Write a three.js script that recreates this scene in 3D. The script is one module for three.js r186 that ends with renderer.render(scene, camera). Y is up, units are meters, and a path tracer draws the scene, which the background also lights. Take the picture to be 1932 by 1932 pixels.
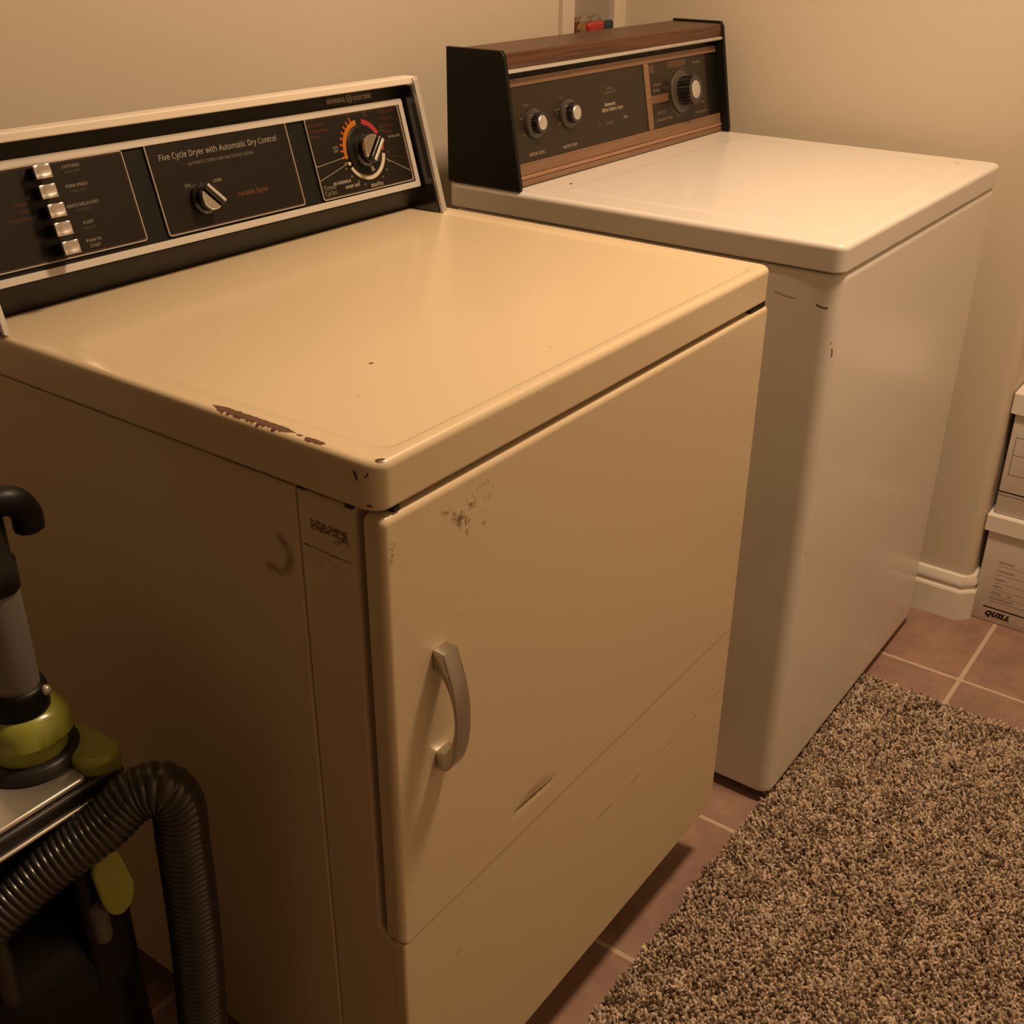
import * as THREE from 'three';
import { RoundedBoxGeometry } from 'three/addons/geometries/RoundedBoxGeometry.js';
import { mergeGeometries, toCreasedNormals as creasedRaw } from 'three/addons/utils/BufferGeometryUtils.js';
import { RectAreaLightUniformsLib } from 'three/addons/lights/RectAreaLightUniformsLib.js';
import { ImprovedNoise } from 'three/addons/math/ImprovedNoise.js';

// ------------------------------------------------------------------ camera, light, exposure
const scene = new THREE.Scene();
scene.background = new THREE.Color(0x000000);
const camera = new THREE.PerspectiveCamera(48.2, 1, 0.02, 20);
camera.position.set(-0.5559, 1.2674, 0.5258);
camera.rotation.set(-0.4816, -0.945, 0.0089, 'YXZ');
const renderer = new THREE.WebGLRenderer({ antialias: true });
renderer.toneMapping = THREE.LinearToneMapping;
renderer.toneMappingExposure = 0.555;
renderer.shadowMap.enabled = true;
const LAMP_COLOR = new THREE.Color().setRGB(1, 0.67, 0.41);
const LAMP_AT = [0.82, 2.305, 0.34];
RectAreaLightUniformsLib.init();
const lampLight = new THREE.RectAreaLight(LAMP_COLOR, 300, 0.24, 0.24);   // just under the ceiling lamp's glass
lampLight.name = 'lamp_light';
lampLight.position.set(...LAMP_AT);
lampLight.rotation.x = -Math.PI / 2;
scene.add(lampLight);

// ------------------------------------------------------------------ helpers
// creased normals at millimetre scale (the addon merges points closer than 1/100 unit)
const toCreasedNormals = (g, a) => creasedRaw(g.scale(1000, 1000, 1000), a).scale(0.001, 0.001, 0.001);
let seed = 7;
const rnd = () => { seed = (seed * 1664525 + 1013904223) >>> 0; return seed / 4294967296; };
const rr = (a, b) => a + (b - a) * rnd();
const noise = new ImprovedNoise();
const V = (x, y, z) => new THREE.Vector3(x, y, z);
const lin = (r, g, b) => new THREE.Color().setRGB(r, g, b);
const taken = new Map();
function numbered(name) { const n = taken.get(name) ?? 0; taken.set(name, n + 1); return n ? `${name}_${String(n).padStart(3, '0')}` : name; }
function mesh(name, geo, mat, parent) {
  const m = new THREE.Mesh(geo, mat);
  m.name = name; m.castShadow = true; m.receiveShadow = true;
  parent.add(m);
  return m;
}
function group(name, parent, pos) { const g = new THREE.Group(); g.name = name; if (pos) g.position.set(...pos); parent.add(g); return g; }
function thing(name, label, category, pos = [0, 0, 0], grp) {
  const g = group(numbered(name), scene, pos);
  g.userData = { label, category };
  if (grp) g.userData.group = grp;
  return g;
}
function struct(name, geo, mat, label, category) {
  const m = mesh(name, geo, mat, scene);
  m.userData = { kind: 'structure', label, category };
  return m;
}
const box = (x0, x1, y0, y1, z0, z1) => new THREE.BoxGeometry(x1 - x0, y1 - y0, z1 - z0).translate((x0 + x1) / 2, (y0 + y1) / 2, (z0 + z1) / 2);
const rbox = (x0, x1, y0, y1, z0, z1, r, s = 2) => new RoundedBoxGeometry(x1 - x0, y1 - y0, z1 - z0, s, r).translate((x0 + x1) / 2, (y0 + y1) / 2, (z0 + z1) / 2);
// rings of rounded rectangles in the xz plane, joined upward
function ringLoft(rings, seg = 6, capBottom = true, capTop = true, crease = 0.7) {
  const pos = [], idx = [], n = 4 * (seg + 1);
  for (const g of rings) {
    const r = Math.max(g.r, 1e-4), cs = [[g.x1 - r, g.z1 - r, 0], [g.x0 + r, g.z1 - r, 1], [g.x0 + r, g.z0 + r, 2], [g.x1 - r, g.z0 + r, 3]];
    for (const [cx, cz, q] of cs) for (let i = 0; i <= seg; i++) {
      const a = (q + i / seg) * Math.PI / 2;
      pos.push(cx + r * Math.cos(a), g.y, cz + r * Math.sin(a));
    }
  }
  for (let k = 0; k + 1 < rings.length; k++) for (let i = 0; i < n; i++) {
    const a = k * n + i, b = k * n + (i + 1) % n, c = a + n, d = b + n;
    idx.push(a, c, b, b, c, d);
  }
  const cap = (k, up) => {
    const g = rings[k], c = pos.length / 3;
    pos.push((g.x0 + g.x1) / 2, g.y, (g.z0 + g.z1) / 2);
    for (let i = 0; i < n; i++) { const a = k * n + i, b = k * n + (i + 1) % n; up ? idx.push(c, b, a) : idx.push(c, a, b); }
  };
  if (capBottom) cap(0, false);
  if (capTop) cap(rings.length - 1, true);
  const geo = new THREE.BufferGeometry();
  geo.setAttribute('position', new THREE.Float32BufferAttribute(pos, 3));
  geo.setIndex(idx);
  const out = toCreasedNormals(geo, crease);
  out.setAttribute('uv', new THREE.Float32BufferAttribute(new Float32Array(out.attributes.position.count * 2), 2));
  return out;
}
const inset = (g, o, y) => ({ x0: g.x0 + o, x1: g.x1 - o, z0: g.z0 + o, z1: g.z1 - o, r: Math.max(g.r - o, 0.0015), y });
function slabRings(b, y0, y1, f, fb = 0.0015, n = 5) {
  const rings = [inset(b, fb, y0), inset(b, 0, y0 + fb)], tall = y1 - f - y0 - fb > 0.004;
  if (tall) rings.push(inset(b, 0, y0 + fb + 0.0008), inset(b, 0, y1 - f - 0.0008));
  for (let j = 0; j <= n; j++) { const a = j / n * Math.PI / 2; rings.push(inset(b, f * (1 - Math.cos(a)), y1 - f + f * Math.sin(a))); }
  rings.push(inset(b, f + 0.0008, y1));
  return rings;
}
// a slab standing in the xy plane, its rounded face toward +z
function panelXY(x0, x1, y0, y1, z0, z1, r, f, fb = 0.001, squareBottom = 1, squareTop = 1) {
  const rings = slabRings({ x0, x1, z0: -y1, z1: -y0, r }, z0, z1, f, fb);
  for (const g of rings) { g.z1 = -y0 + (g.z1 + y0) * squareBottom; g.z0 = -y1 + (g.z0 + y1) * squareTop; }
  return ringLoft(rings).rotateX(Math.PI / 2);
}
function planarUV(geo, fu, fv) {
  const p = geo.attributes.position, uv = new Float32Array(p.count * 2);
  for (let i = 0; i < p.count; i++) { uv[i * 2] = fu(p.getX(i), p.getY(i), p.getZ(i)); uv[i * 2 + 1] = fv(p.getX(i), p.getY(i), p.getZ(i)); }
  geo.setAttribute('uv', new THREE.BufferAttribute(uv, 2));
  return geo;
}
// polygon of [z, y] pairs extruded along x
function alongX(poly, x0, x1, bevel = 0) {
  const s = new THREE.Shape(poly.map(([z, y]) => new THREE.Vector2(-z, y)));
  const w = x1 - x0 - 2 * bevel;
  const g = new THREE.ExtrudeGeometry(s, { depth: w, bevelEnabled: bevel > 0, bevelSize: bevel, bevelThickness: bevel, bevelSegments: 2, bevelOffset: -bevel, steps: 1 });
  return g.rotateY(Math.PI / 2).translate(x0 + bevel, 0, 0);
}
function lathe(pts, seg = 32) { return new THREE.LatheGeometry(pts.map(([r, y]) => new THREE.Vector2(r, y)), seg); }
const latheZ = (pts, seg = 32) => toCreasedNormals(lathe(pts, seg).rotateX(Math.PI / 2), 0.6);
function rrShape(x0, x1, y0, y1, r, C = THREE.Shape) {
  const s = new C();
  s.moveTo(x0 + r, y0); s.lineTo(x1 - r, y0); s.absarc(x1 - r, y0 + r, r, -Math.PI / 2, 0);
  s.lineTo(x1, y1 - r); s.absarc(x1 - r, y1 - r, r, 0, Math.PI / 2);
  s.lineTo(x0 + r, y1); s.absarc(x0 + r, y1 - r, r, Math.PI / 2, Math.PI);
  s.lineTo(x0, y0 + r); s.absarc(x0 + r, y0 + r, r, Math.PI, Math.PI * 1.5);
  return s;
}
function frameGeo(x0, x1, y0, y1, t, r, depth, bevel = 0.0004) {
  const s = rrShape(x0, x1, y0, y1, r);
  s.holes.push(rrShape(x0 + t, x1 - t, y0 + t, y1 - t, Math.max(r - t, 0.0004), THREE.Path));
  return new THREE.ExtrudeGeometry(s, { depth, bevelEnabled: bevel > 0, bevelSize: bevel, bevelThickness: bevel, bevelSegments: 1, bevelOffset: -bevel, curveSegments: 6 });
}
function canvasTex(w, h, draw, srgb = true) {
  const c = document.createElement('canvas'); c.width = w; c.height = h;
  const g = c.getContext('2d');
  draw(g, w, h);
  const t = new THREE.CanvasTexture(c);
  if (srgb) t.colorSpace = THREE.SRGBColorSpace;
  t.magFilter = THREE.LinearFilter;
  return t;
}
function noiseTex(n, f, srgb, wrap = true) {
  const d = new Uint8Array(n * n * 4);
  for (let y = 0; y < n; y++) for (let x = 0; x < n; x++) {
    const c = f(x / n, y / n), i = (y * n + x) * 4;
    for (let k = 0; k < 3; k++) d[i + k] = Math.max(0, Math.min(255, 255 * (Array.isArray(c) ? c[k] : c)));
    d[i + 3] = 255;
  }
  const t = new THREE.DataTexture(d, n, n);
  t.magFilter = THREE.LinearFilter; t.minFilter = THREE.LinearFilter;
  if (wrap) t.wrapS = t.wrapT = THREE.RepeatWrapping;
  if (srgb) t.colorSpace = THREE.SRGBColorSpace;
  t.needsUpdate = true;
  return t;
}
const fbm = (x, y, z, o = 4) => { let s = 0, a = 0.5; for (let i = 0; i < o; i++) { s += a * noise.noise(x, y, z + i * 7.3); x *= 2; y *= 2; a *= 0.5; } return s; };
// speckled stain made of many small grains
function stain(g, cx, cy, w, h, ang, n, color, grain = 2.2, alpha = 0.25) {
  g.save(); g.translate(cx, cy); g.rotate(ang); g.fillStyle = color;
  for (let i = 0; i < n; i++) {
    const x = (rnd() + rnd() - 1) * w / 2, y = (rnd() + rnd() - 1) * h / 2;
    if (noise.noise(x * 0.06 + cx, y * 0.06 + cy, 1.7) < -0.05) continue;
    g.globalAlpha = alpha * rr(0.4, 1.3);
    g.beginPath(); g.ellipse(x, y, rr(0.5, 1) * grain, rr(0.4, 1) * grain * 0.8, rr(0, 3), 0, 7); g.fill();
  }
  g.restore(); g.globalAlpha = 1;
}

// ------------------------------------------------------------------ materials
const M = {};
const enamelBump = noiseTex(256, (u, v) => 0.5 + 0.5 * fbm(u * 6, v * 6, 3, 3), false);
const enamel = (c, extra = {}) => new THREE.MeshPhysicalMaterial({ color: c, roughness: 0.42, clearcoat: 0.55, clearcoatRoughness: 0.16, ...extra });
const ALMOND = lin(0.70, 0.59, 0.40), WHITE = lin(0.77, 0.745, 0.70);
M.almond = enamel(ALMOND);
M.white = enamel(WHITE);
M.blackPlastic = new THREE.MeshPhysicalMaterial({ color: lin(0.006, 0.0055, 0.004), roughness: 0.5, specularIntensity: 0.5 });
M.blackGloss = new THREE.MeshPhysicalMaterial({ color: lin(0.010, 0.009, 0.007), roughness: 0.18, clearcoat: 0.6, clearcoatRoughness: 0.1 });
M.consoleFace = new THREE.MeshPhysicalMaterial({ color: lin(0.010, 0.0085, 0.006), roughness: 0.45, specularIntensity: 0.6 });
M.silver = new THREE.MeshStandardMaterial({ color: lin(0.66, 0.65, 0.62), metalness: 0.75, roughness: 0.42 });
M.silverPaint = new THREE.MeshStandardMaterial({ color: lin(0.58, 0.56, 0.52), metalness: 0.25, roughness: 0.5 });
M.chrome = new THREE.MeshStandardMaterial({ color: lin(0.72, 0.70, 0.66), metalness: 1, roughness: 0.2 });
M.satinSteel = new THREE.MeshStandardMaterial({ color: lin(0.55, 0.53, 0.50), metalness: 0.9, roughness: 0.32 });
M.outline = new THREE.MeshStandardMaterial({ color: lin(0.44, 0.41, 0.36), metalness: 0.3, roughness: 0.5 });
M.dark = new THREE.MeshStandardMaterial({ color: lin(0.02, 0.017, 0.012), roughness: 0.8 });
M.rust = new THREE.MeshStandardMaterial({ color: lin(0.10, 0.04, 0.016), roughness: 0.9 });
M.rubber = new THREE.MeshStandardMaterial({ color: lin(0.02, 0.02, 0.02), roughness: 0.6 });
const wallBump = noiseTex(256, (u, v) => 0.5 + 0.6 * fbm(u * 24, v * 24, 5, 3), false);
const bumpRep = (t, rx, ry) => { const c = t.clone(); c.repeat.set(rx, ry); c.needsUpdate = true; return c; };
M.wall = new THREE.MeshStandardMaterial({ color: lin(0.60, 0.535, 0.43), roughness: 0.75, bumpMap: bumpRep(wallBump, 4, 4), bumpScale: 0.00015 });
M.ceiling = new THREE.MeshStandardMaterial({ color: lin(0.75, 0.73, 0.68), roughness: 0.9 });
M.trim = new THREE.MeshPhysicalMaterial({ color: lin(0.76, 0.73, 0.67), roughness: 0.35 });
const woodTex = canvasTex(1024, 128, (g, w, h) => {
  g.fillStyle = '#5e3f2a'; g.fillRect(0, 0, w, h);
  for (let i = 0; i < 900; i++) {
    const y = rr(0, h), x = rr(-200, w), l = rr(60, 420);
    g.strokeStyle = ['#3f2413', '#8a5c3a', '#56341d', '#7a4e30'][Math.floor(rnd() * 4)];
    g.globalAlpha = rr(0.15, 0.5); g.lineWidth = rr(0.5, 2.2);
    g.beginPath(); g.moveTo(x, y); g.bezierCurveTo(x + l * 0.3, y + rr(-3, 3), x + l * 0.7, y + rr(-3, 3), x + l, y + rr(-2, 2)); g.stroke();
  }
});
woodTex.wrapS = woodTex.wrapT = THREE.RepeatWrapping;
M.wood = new THREE.MeshPhysicalMaterial({ map: woodTex, roughness: 0.38, color: lin(0.60, 0.56, 0.54) });
const tanTex = canvasTex(1024, 128, (g, w, h) => {
  g.fillStyle = '#8f7660'; g.fillRect(0, 0, w, h);
  for (let i = 0; i < 700; i++) { const y = rr(0, h), x = rr(-200, w), l = rr(80, 500); g.strokeStyle = ['#77604c', '#a58c76', '#836a55'][Math.floor(rnd() * 3)]; g.globalAlpha = rr(0.12, 0.4); g.lineWidth = rr(0.6, 2.6); g.beginPath(); g.moveTo(x, y); g.lineTo(x + l, y + rr(-2, 2)); g.stroke(); }
});
tanTex.wrapS = tanTex.wrapT = THREE.RepeatWrapping;
M.woodLight = new THREE.MeshPhysicalMaterial({ map: tanTex, roughness: 0.35, color: lin(0.80, 0.70, 0.645), metalness: 0.15 });

M.woodPale = new THREE.MeshPhysicalMaterial({ map: tanTex, roughness: 0.3, color: lin(1.2, 1.05, 0.96), metalness: 0.15 });

// ------------------------------------------------------------------ room shell
const BACK = -0.75, RIGHT = 1.58, LEFT = -2.6, ADDED_HALL = -2.6, HX = -0.36, FRONT = 1.3, FAR = 2.45, CEIL = 2.45, RET = 0.115, TH = 0.12;  // unseen hall on the left, added to cut bounce onto the dryer side
{
  // tiled floor: each tile a slab on a grout bed
  const floor = group('floor', scene);
  floor.userData = { kind: 'structure', label: 'terracotta coloured square tile floor with pale grout', category: 'floor' };
  const groutMat = new THREE.MeshStandardMaterial({ color: lin(0.52, 0.41, 0.32), roughness: 0.95 });
  mesh('grout_bed', mergeGeometries([box(LEFT - TH, FAR + TH, -0.06, -0.0009, BACK - TH, FRONT + TH), box(LEFT - TH, HX + TH, -0.06, -0.0009, ADDED_HALL - TH, BACK - TH)]), groutMat, floor);
  const tileTex = [0, 1, 2, 3].map((k) => noiseTex(128, (u, v) => {
    const a = fbm(u * 3 + k * 11, v * 3, 2 + k, 4), b = fbm(u * 14 + k * 5, v * 14, 9, 3), s = 1 + 0.22 * a + 0.10 * b;
    return [0.60 * s, 0.487 * s, (0.43 - 0.03 * a) * s];
  }, true));
  const tileMats = tileTex.map((t, k) => new THREE.MeshPhysicalMaterial({ map: t, roughness: 0.5, color: lin(1 - 0.03 * k, 0.98 - 0.02 * k, 0.96) }));
  const P = 0.309, geo = ringLoft(slabRings({ x0: -P / 2 + 0.0040, x1: P / 2 - 0.0040, z0: -P / 2 + 0.0040, z1: P / 2 - 0.0040, r: 0.004 }, -0.012, 0, 0.0012, 0.001, 2), 2);
  planarUV(geo, (x) => x / P + 0.5, (x, y, z) => z / P + 0.5);
  const gx = 0.4396, gz = 0.177;
  for (let i = -12; i <= 6; i++) for (let j = -10; j <= 4; j++) {
    const cx = gx + (i + 0.5) * P, cz = gz + (j + 0.5) * P;
    if (cx < LEFT - 0.1 || cx > FAR + 0.1 || cz > FRONT + 0.1 || cz < ADDED_HALL - 0.1 || (cx > HX + 0.16 && cz < BACK - 0.1)) continue;
    const t = mesh('tile', geo, tileMats[Math.floor(rnd() * 4)], floor);
    t.position.set(cx, rr(-0.0004, 0.0002), cz);
    t.rotation.y = Math.floor(rnd() * 4) * Math.PI / 2;
  }
  struct('ceiling', mergeGeometries([box(LEFT - TH, FAR + TH, CEIL, CEIL + TH, BACK - TH, FRONT + TH), box(LEFT - TH, HX + TH, CEIL, CEIL + TH, ADDED_HALL - TH, BACK - TH)]), M.ceiling, 'plain white ceiling above the laundry room', 'ceiling');
  struct('wall_left', box(LEFT - TH, LEFT, 0, CEIL, ADDED_HALL - TH, FRONT + TH), M.wall, 'unseen cream painted wall at the far end of the added hall', 'wall');
  struct('added_hall_end', box(LEFT, HX + TH, 0, CEIL, ADDED_HALL - TH, ADDED_HALL), M.wall, 'unseen cream painted wall closing the added hall', 'wall');
  struct('added_hall_side', box(HX, HX + TH, 0, CEIL, ADDED_HALL, BACK - TH), M.wall, 'unseen cream painted side wall of the added hall behind the laundry corner', 'wall');
  struct('wall_front', box(LEFT, FAR + TH, 0, CEIL, FRONT, FRONT + TH), M.wall, 'cream painted wall facing the machines', 'wall');
  struct('wall_far', box(FAR, FAR + TH, 0, CEIL, RET, FRONT), M.wall, 'cream painted wall of the alcove behind the boxes', 'wall');
  // back wall with an opening for the washer outlet box
  const OX0 = 1.38, OX1 = 1.523, OY0 = 1.0, OY1 = 1.26;
  const ws = new THREE.Shape([[HX, 0], [RIGHT + TH, 0], [RIGHT + TH, CEIL], [HX, CEIL]].map(([x, y]) => new THREE.Vector2(x, y)));
  ws.holes.push(new THREE.Path([[OX0, OY0], [OX0, OY1], [OX1, OY1], [OX1, OY0]].map(([x, y]) => new THREE.Vector2(x, y))));
  struct('wall_back', new THREE.ExtrudeGeometry(ws, { depth: TH, bevelEnabled: false }).translate(0, 0, BACK - TH), M.wall, 'cream painted wall behind the dryer and washer', 'wall');
  // right wall ends in a rounded outer corner and returns into the alcove
  const rs = new THREE.Shape();
  rs.moveTo(RIGHT, -(BACK)); rs.lineTo(RIGHT, -(RET - 0.02));
  rs.absarc(RIGHT + 0.02, -(RET - 0.02), 0.02, Math.PI, Math.PI * 1.5, false);
  rs.lineTo(FAR, -RET); rs.lineTo(FAR, -(RET - TH)); rs.lineTo(RIGHT + TH, -(RET - TH)); rs.lineTo(RIGHT + TH, -BACK); rs.closePath();
  const rg = new THREE.ExtrudeGeometry(rs, { depth: CEIL, bevelEnabled: false, curveSegments: 10 }).rotateX(-Math.PI / 2);
  struct('wall_right', toCreasedNormals(rg, 0.5), M.wall, 'cream painted wall beside the washer with rounded outer corner', 'wall');
  // baseboards: stepped profile, mitred with a bevel at the outer corner
  const prof = [[0.0, 0], [0.014, 0], [0.014, 0.062], [0.012, 0.066], [0.0085, 0.068], [0.0085, 0.075], [0.0115, 0.079], [0.0115, 0.086], [0.007, 0.097], [0, 0.099]];
  function baseboard(path) {   // path: [x, z, nx, nz] stations with outward normals
    const pos = [], idx = [], n = prof.length;
    for (const [x, z, nx, nz] of path) for (const [d, y] of prof) pos.push(x + nx * d, y, z + nz * d);
    for (let k = 0; k + 1 < path.length; k++) for (let i = 0; i + 1 < n; i++) { const a = k * n + i, b = a + 1, c = a + n, d = c + 1; idx.push(a, b, c, b, d, c); }
    const g = new THREE.BufferGeometry();
    g.setAttribute('position', new THREE.Float32BufferAttribute(pos, 3)); g.setIndex(idx);
    const o = toCreasedNormals(g, 0.4);
    o.setAttribute('uv', new THREE.Float32BufferAttribute(new Float32Array(o.attributes.position.count * 2), 2));
    return o;
  }
  const q = Math.SQRT1_2, t8 = Math.tan(Math.PI / 8);
  struct('baseboard_right', baseboard([[RIGHT, BACK, -1, 0], [RIGHT, RET - 0.016, -1, t8], [RIGHT + 0.016, RET, -t8, 1], [FAR, RET, 0, 1]]), M.trim, 'white moulded baseboard wrapping the wall corner by the boxes', 'baseboard');
  struct('baseboard_back', baseboard([[HX, BACK, 0, 1], [RIGHT, BACK, 0, 1]]), M.trim, 'white moulded baseboard behind the machines', 'baseboard');
  struct('baseboard_left', baseboard([[LEFT, FRONT, 1, 0], [LEFT, ADDED_HALL, 1, 0]]), M.trim, 'white moulded baseboard on the left wall', 'baseboard');

  // washer outlet box set in the back wall
  const ob = thing('outlet_box', 'recessed wall box with brass hose valves behind the washer console', 'outlet box', [(OX0 + OX1) / 2, 1.0, BACK]);
  const hw = (OX1 - OX0) / 2;
  const cut = new THREE.Shape([[-hw - 0.038, -0.04], [hw + 0.03, -0.04], [hw + 0.03, 0.30], [-hw - 0.038, 0.30]].map(([x, y]) => new THREE.Vector2(x, y)));
  cut.holes.push(new THREE.Path([[-hw + 0.001, 0.001], [-hw + 0.001, 0.259], [hw - 0.001, 0.259], [hw - 0.001, 0.001]].map(([x, y]) => new THREE.Vector2(x, y))));
  mesh('frame', new THREE.ExtrudeGeometry(cut, { depth: 0.007, bevelEnabled: true, bevelSize: 0.002, bevelThickness: 0.002, bevelSegments: 2, bevelOffset: -0.002 }).translate(0, 0, 0.0012), M.wall, ob);
  const boxMat = new THREE.MeshStandardMaterial({ color: lin(0.5, 0.45, 0.38), roughness: 0.6 });
  mesh('recess', mergeGeometries([box(-hw, hw, 0, 0.26, -0.095, -0.09), box(-hw + 0.0005, -hw + 0.003, 0, 0.26, -0.09, 0), box(hw - 0.003, hw - 0.0005, 0, 0.26, -0.09, 0), box(-hw + 0.003, hw - 0.003, 0.0005, 0.003, -0.09, 0), box(-hw + 0.003, hw - 0.003, 0.257, 0.2595, -0.09, 0)]), boxMat, ob);
  const brass = new THREE.MeshStandardMaterial({ color: lin(0.42, 0.28, 0.13), metalness: 0.9, roughness: 0.3 });
  const red = new THREE.MeshStandardMaterial({ color: lin(0.42, 0.035, 0.02), roughness: 0.4 });
  const blue = new THREE.MeshStandardMaterial({ color: lin(0.015, 0.03, 0.035), roughness: 0.45 });
  mesh('hose_coupling', mergeGeometries([latheZ([[0, -0.05], [0.014, -0.05], [0.014, -0.01], [0.021, -0.006], [0.021, 0.012], [0.015, 0.016], [0, 0.016]], 14), latheZ([[0.012, 0.012], [0.0165, 0.014], [0.0165, 0.030], [0.012, 0.032], [0, 0.032]], 14)]).translate(-0.046, 0.072, -0.02), brass, ob);
  for (const [x, hm] of [[-0.006, red], [0.038, blue]]) {
    const v = group('valve', ob, [x, 0.075, -0.03]);
    mesh('valve_body', mergeGeometries([latheZ([[0, -0.06], [0.012, -0.06], [0.012, -0.02], [0.017, -0.016], [0.017, 0.006], [0.013, 0.01], [0.008, 0.012], [0.007, 0.03], [0, 0.03]], 20), lathe([[0, -0.05], [0.017, -0.05], [0.017, -0.034], [0.012, -0.03], [0.012, 0], [0, 0]], 20).toNonIndexed()].map((g) => { const o = g.index ? g.toNonIndexed() : g; o.deleteAttribute('uv'); return o; })), brass, v);
    mesh('coupling', latheZ([[0.008, 0.012], [0.020, 0.012], [0.022, 0.015], [0.022, 0.019], [0.008, 0.02]], 12), M.satinSteel, v);
    const lever = mesh('handle', rbox(-0.008, 0.046, -0.009, 0.009, 0.022, 0.038, 0.006), hm, v);
    lever.rotation.z = 0.05;
  }
}

// ------------------------------------------------------------------ ceiling lamp (out of frame, the room's light)
{
  const l = thing('ceiling_lamp', 'round frosted glass ceiling lamp giving warm light', 'lamp', [LAMP_AT[0], CEIL, LAMP_AT[2]]);
  mesh('base', lathe([[0, -0.0005], [0.17, -0.0005], [0.172, -0.012], [0.16, -0.022], [0, -0.022]], 40), M.silver, l);
  const dome = [];
  for (let i = 0; i <= 10; i++) { const a = i / 10 * Math.PI / 2; dome.push([0.15 * Math.cos(a), -0.022 - 0.10 * Math.sin(a)]); }
  const glow = new THREE.MeshStandardMaterial({ color: lin(0.8, 0.78, 0.72), emissive: LAMP_COLOR.clone(), emissiveIntensity: 12, roughness: 0.3 });
  mesh('glass_dome', lathe(dome, 40), glow, l);
}

// ------------------------------------------------------------------ clothes dryer
{
  const W = 0.689, TOP = 0.907;
  const d = thing('clothes_dryer', 'almond enamel clothes dryer with chipped lid and black control console', 'dryer');
  // lid with a raised rim and a shallow pan
  const lb = { x0: 0, x1: W, z0: -0.645, z1: 0, r: 0.017 };
  const f = 0.0068;
  const rings = [inset(lb, 0.004, 0.866), inset(lb, 0.0012, 0.8665), inset(lb, 0, 0.868), inset(lb, 0, 0.8688), inset(lb, 0, TOP - f - 0.0008)];
  for (let j = 0; j <= 7; j++) { const a = j / 7 * Math.PI / 2; rings.push(inset(lb, f * (1 - Math.cos(a)), TOP - f + f * Math.sin(a))); }
  const pan = (o, y) => ({ x0: o + 0.013, x1: W - o - 0.013, z0: -0.64 + o, z1: -o, r: 0.016, y });
  rings.push(pan(0.0125, TOP), pan(0.0135, TOP - 0.0003), pan(0.0158, TOP - 0.0018), pan(0.0175, TOP - 0.0022), pan(0.0195, TOP - 0.0022));
  const lidGeo = ringLoft(rings, 8);
  planarUV(lidGeo, (x) => x / 0.69, (x, y, z) => (z + 0.645) / 0.645);
  const lidTex = canvasTex(2048, 2048, (g, w, h) => {
    g.fillStyle = '#fff'; g.fillRect(0, 0, w, h);
    const X = (x) => x / 0.69 * w, Z = (z) => (1 - (z + 0.645) / 0.645) * h, S = w / 0.69;
    // rust where the enamel flaked off along the left edge
    const strip = (z0, z1, half, xm) => {
      const up = [], dn = [], n = Math.round(Math.abs(z1 - z0) / 0.0016);
      for (let i = 0; i <= n; i++) {
        const t = i / n, z = z0 + (z1 - z0) * t, e = Math.min(1, Math.sin(Math.PI * t) * 2.4);
        const m = xm + 0.0006 * noise.noise(z * 180, 3, 1);
        up.push([X(m + half * e * (0.55 + 0.25 * noise.noise(z * 300, 1, 5))), Z(z)]);
        dn.push([X(m - half * e * (0.9 + 0.75 * noise.noise(z * 230, 8, 2) + 0.4 * noise.noise(z * 700, 8, 2))), Z(z)]);
      }
      g.fillStyle = '#5b3016'; g.beginPath();
      [...up, ...dn.reverse()].forEach(([x, y], i) => (i ? g.lineTo(x, y) : g.moveTo(x, y))); g.closePath(); g.fill();
      g.lineWidth = 2; g.strokeStyle = 'rgba(120,72,38,0.6)'; g.stroke();
    };
    strip(-0.188, -0.091, 0.0058, 0.0090); strip(-0.0895, -0.0825, 0.0018, 0.0082); strip(-0.080, -0.058, 0.0036, 0.0076);
    const blot = (x, z, a, b, ang, c) => { g.fillStyle = c; g.beginPath(); g.ellipse(X(x), Z(z), a * S, b * S, ang, 0, 7); g.fill(); };
    blot(0.0118, -0.0058, 0.0042, 0.0024, -0.6, '#4e2b14'); blot(0.0118, -0.0050, 0.0022, 0.0009, -0.6, '#8a5a3e');
    blot(0.165, -0.1545, 0.0024, 0.0020, 0, '#2e1a0c');
    blot(0.30, -0.05, 0.0009, 0.0009, 0, '#8d7350'); blot(0.10, -0.11, 0.0009, 0.0009, 0, '#8d7350');
    for (let i = 0; i < 60; i++) blot(rr(0.03, 0.66), rr(-0.6, -0.03), rr(0.0002, 0.0006), rr(0.0002, 0.0006), 0, 'rgba(120,95,60,0.45)');
    stain(g, X(0.10), Z(-0.50), 500, 90, 0.1, 700, '#7a5a36', 2.2, 0.10);
  });
  mesh('lid', lidGeo, enamel(ALMOND, { map: lidTex }), d);
  // paint chips on the skirt
  const chipGeo = (w, h) => { const n = 9, sh = new THREE.Shape(); for (let i = 0; i < n; i++) { const t = i / n * Math.PI * 2, r = rr(0.6, 1.1); i ? sh.lineTo(w * r * Math.cos(t), h * r * Math.sin(t)) : sh.moveTo(w * r, 0); } return new THREE.ExtrudeGeometry(sh, { depth: 0.0004, bevelEnabled: false }); };
  for (const [x, y, z, w2, h2, ang, turn] of [[-0.0002, 0.8948, -0.0205, 0.0015, 0.0045, 0.45, 0], [0.0016, 0.8968, -0.0105, 0.0008, 0.0035, -0.6, 0.45], [0.0018, 0.8712, -0.0100, 0.0032, 0.0012, 0, 0.4]]) {
    const c = mesh('paint_chip', chipGeo(w2, h2), M.rust, d); c.position.set(x, y, z); c.rotation.set(0, -Math.PI / 2 + turn, 0); c.rotateZ(ang);
  }
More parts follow.
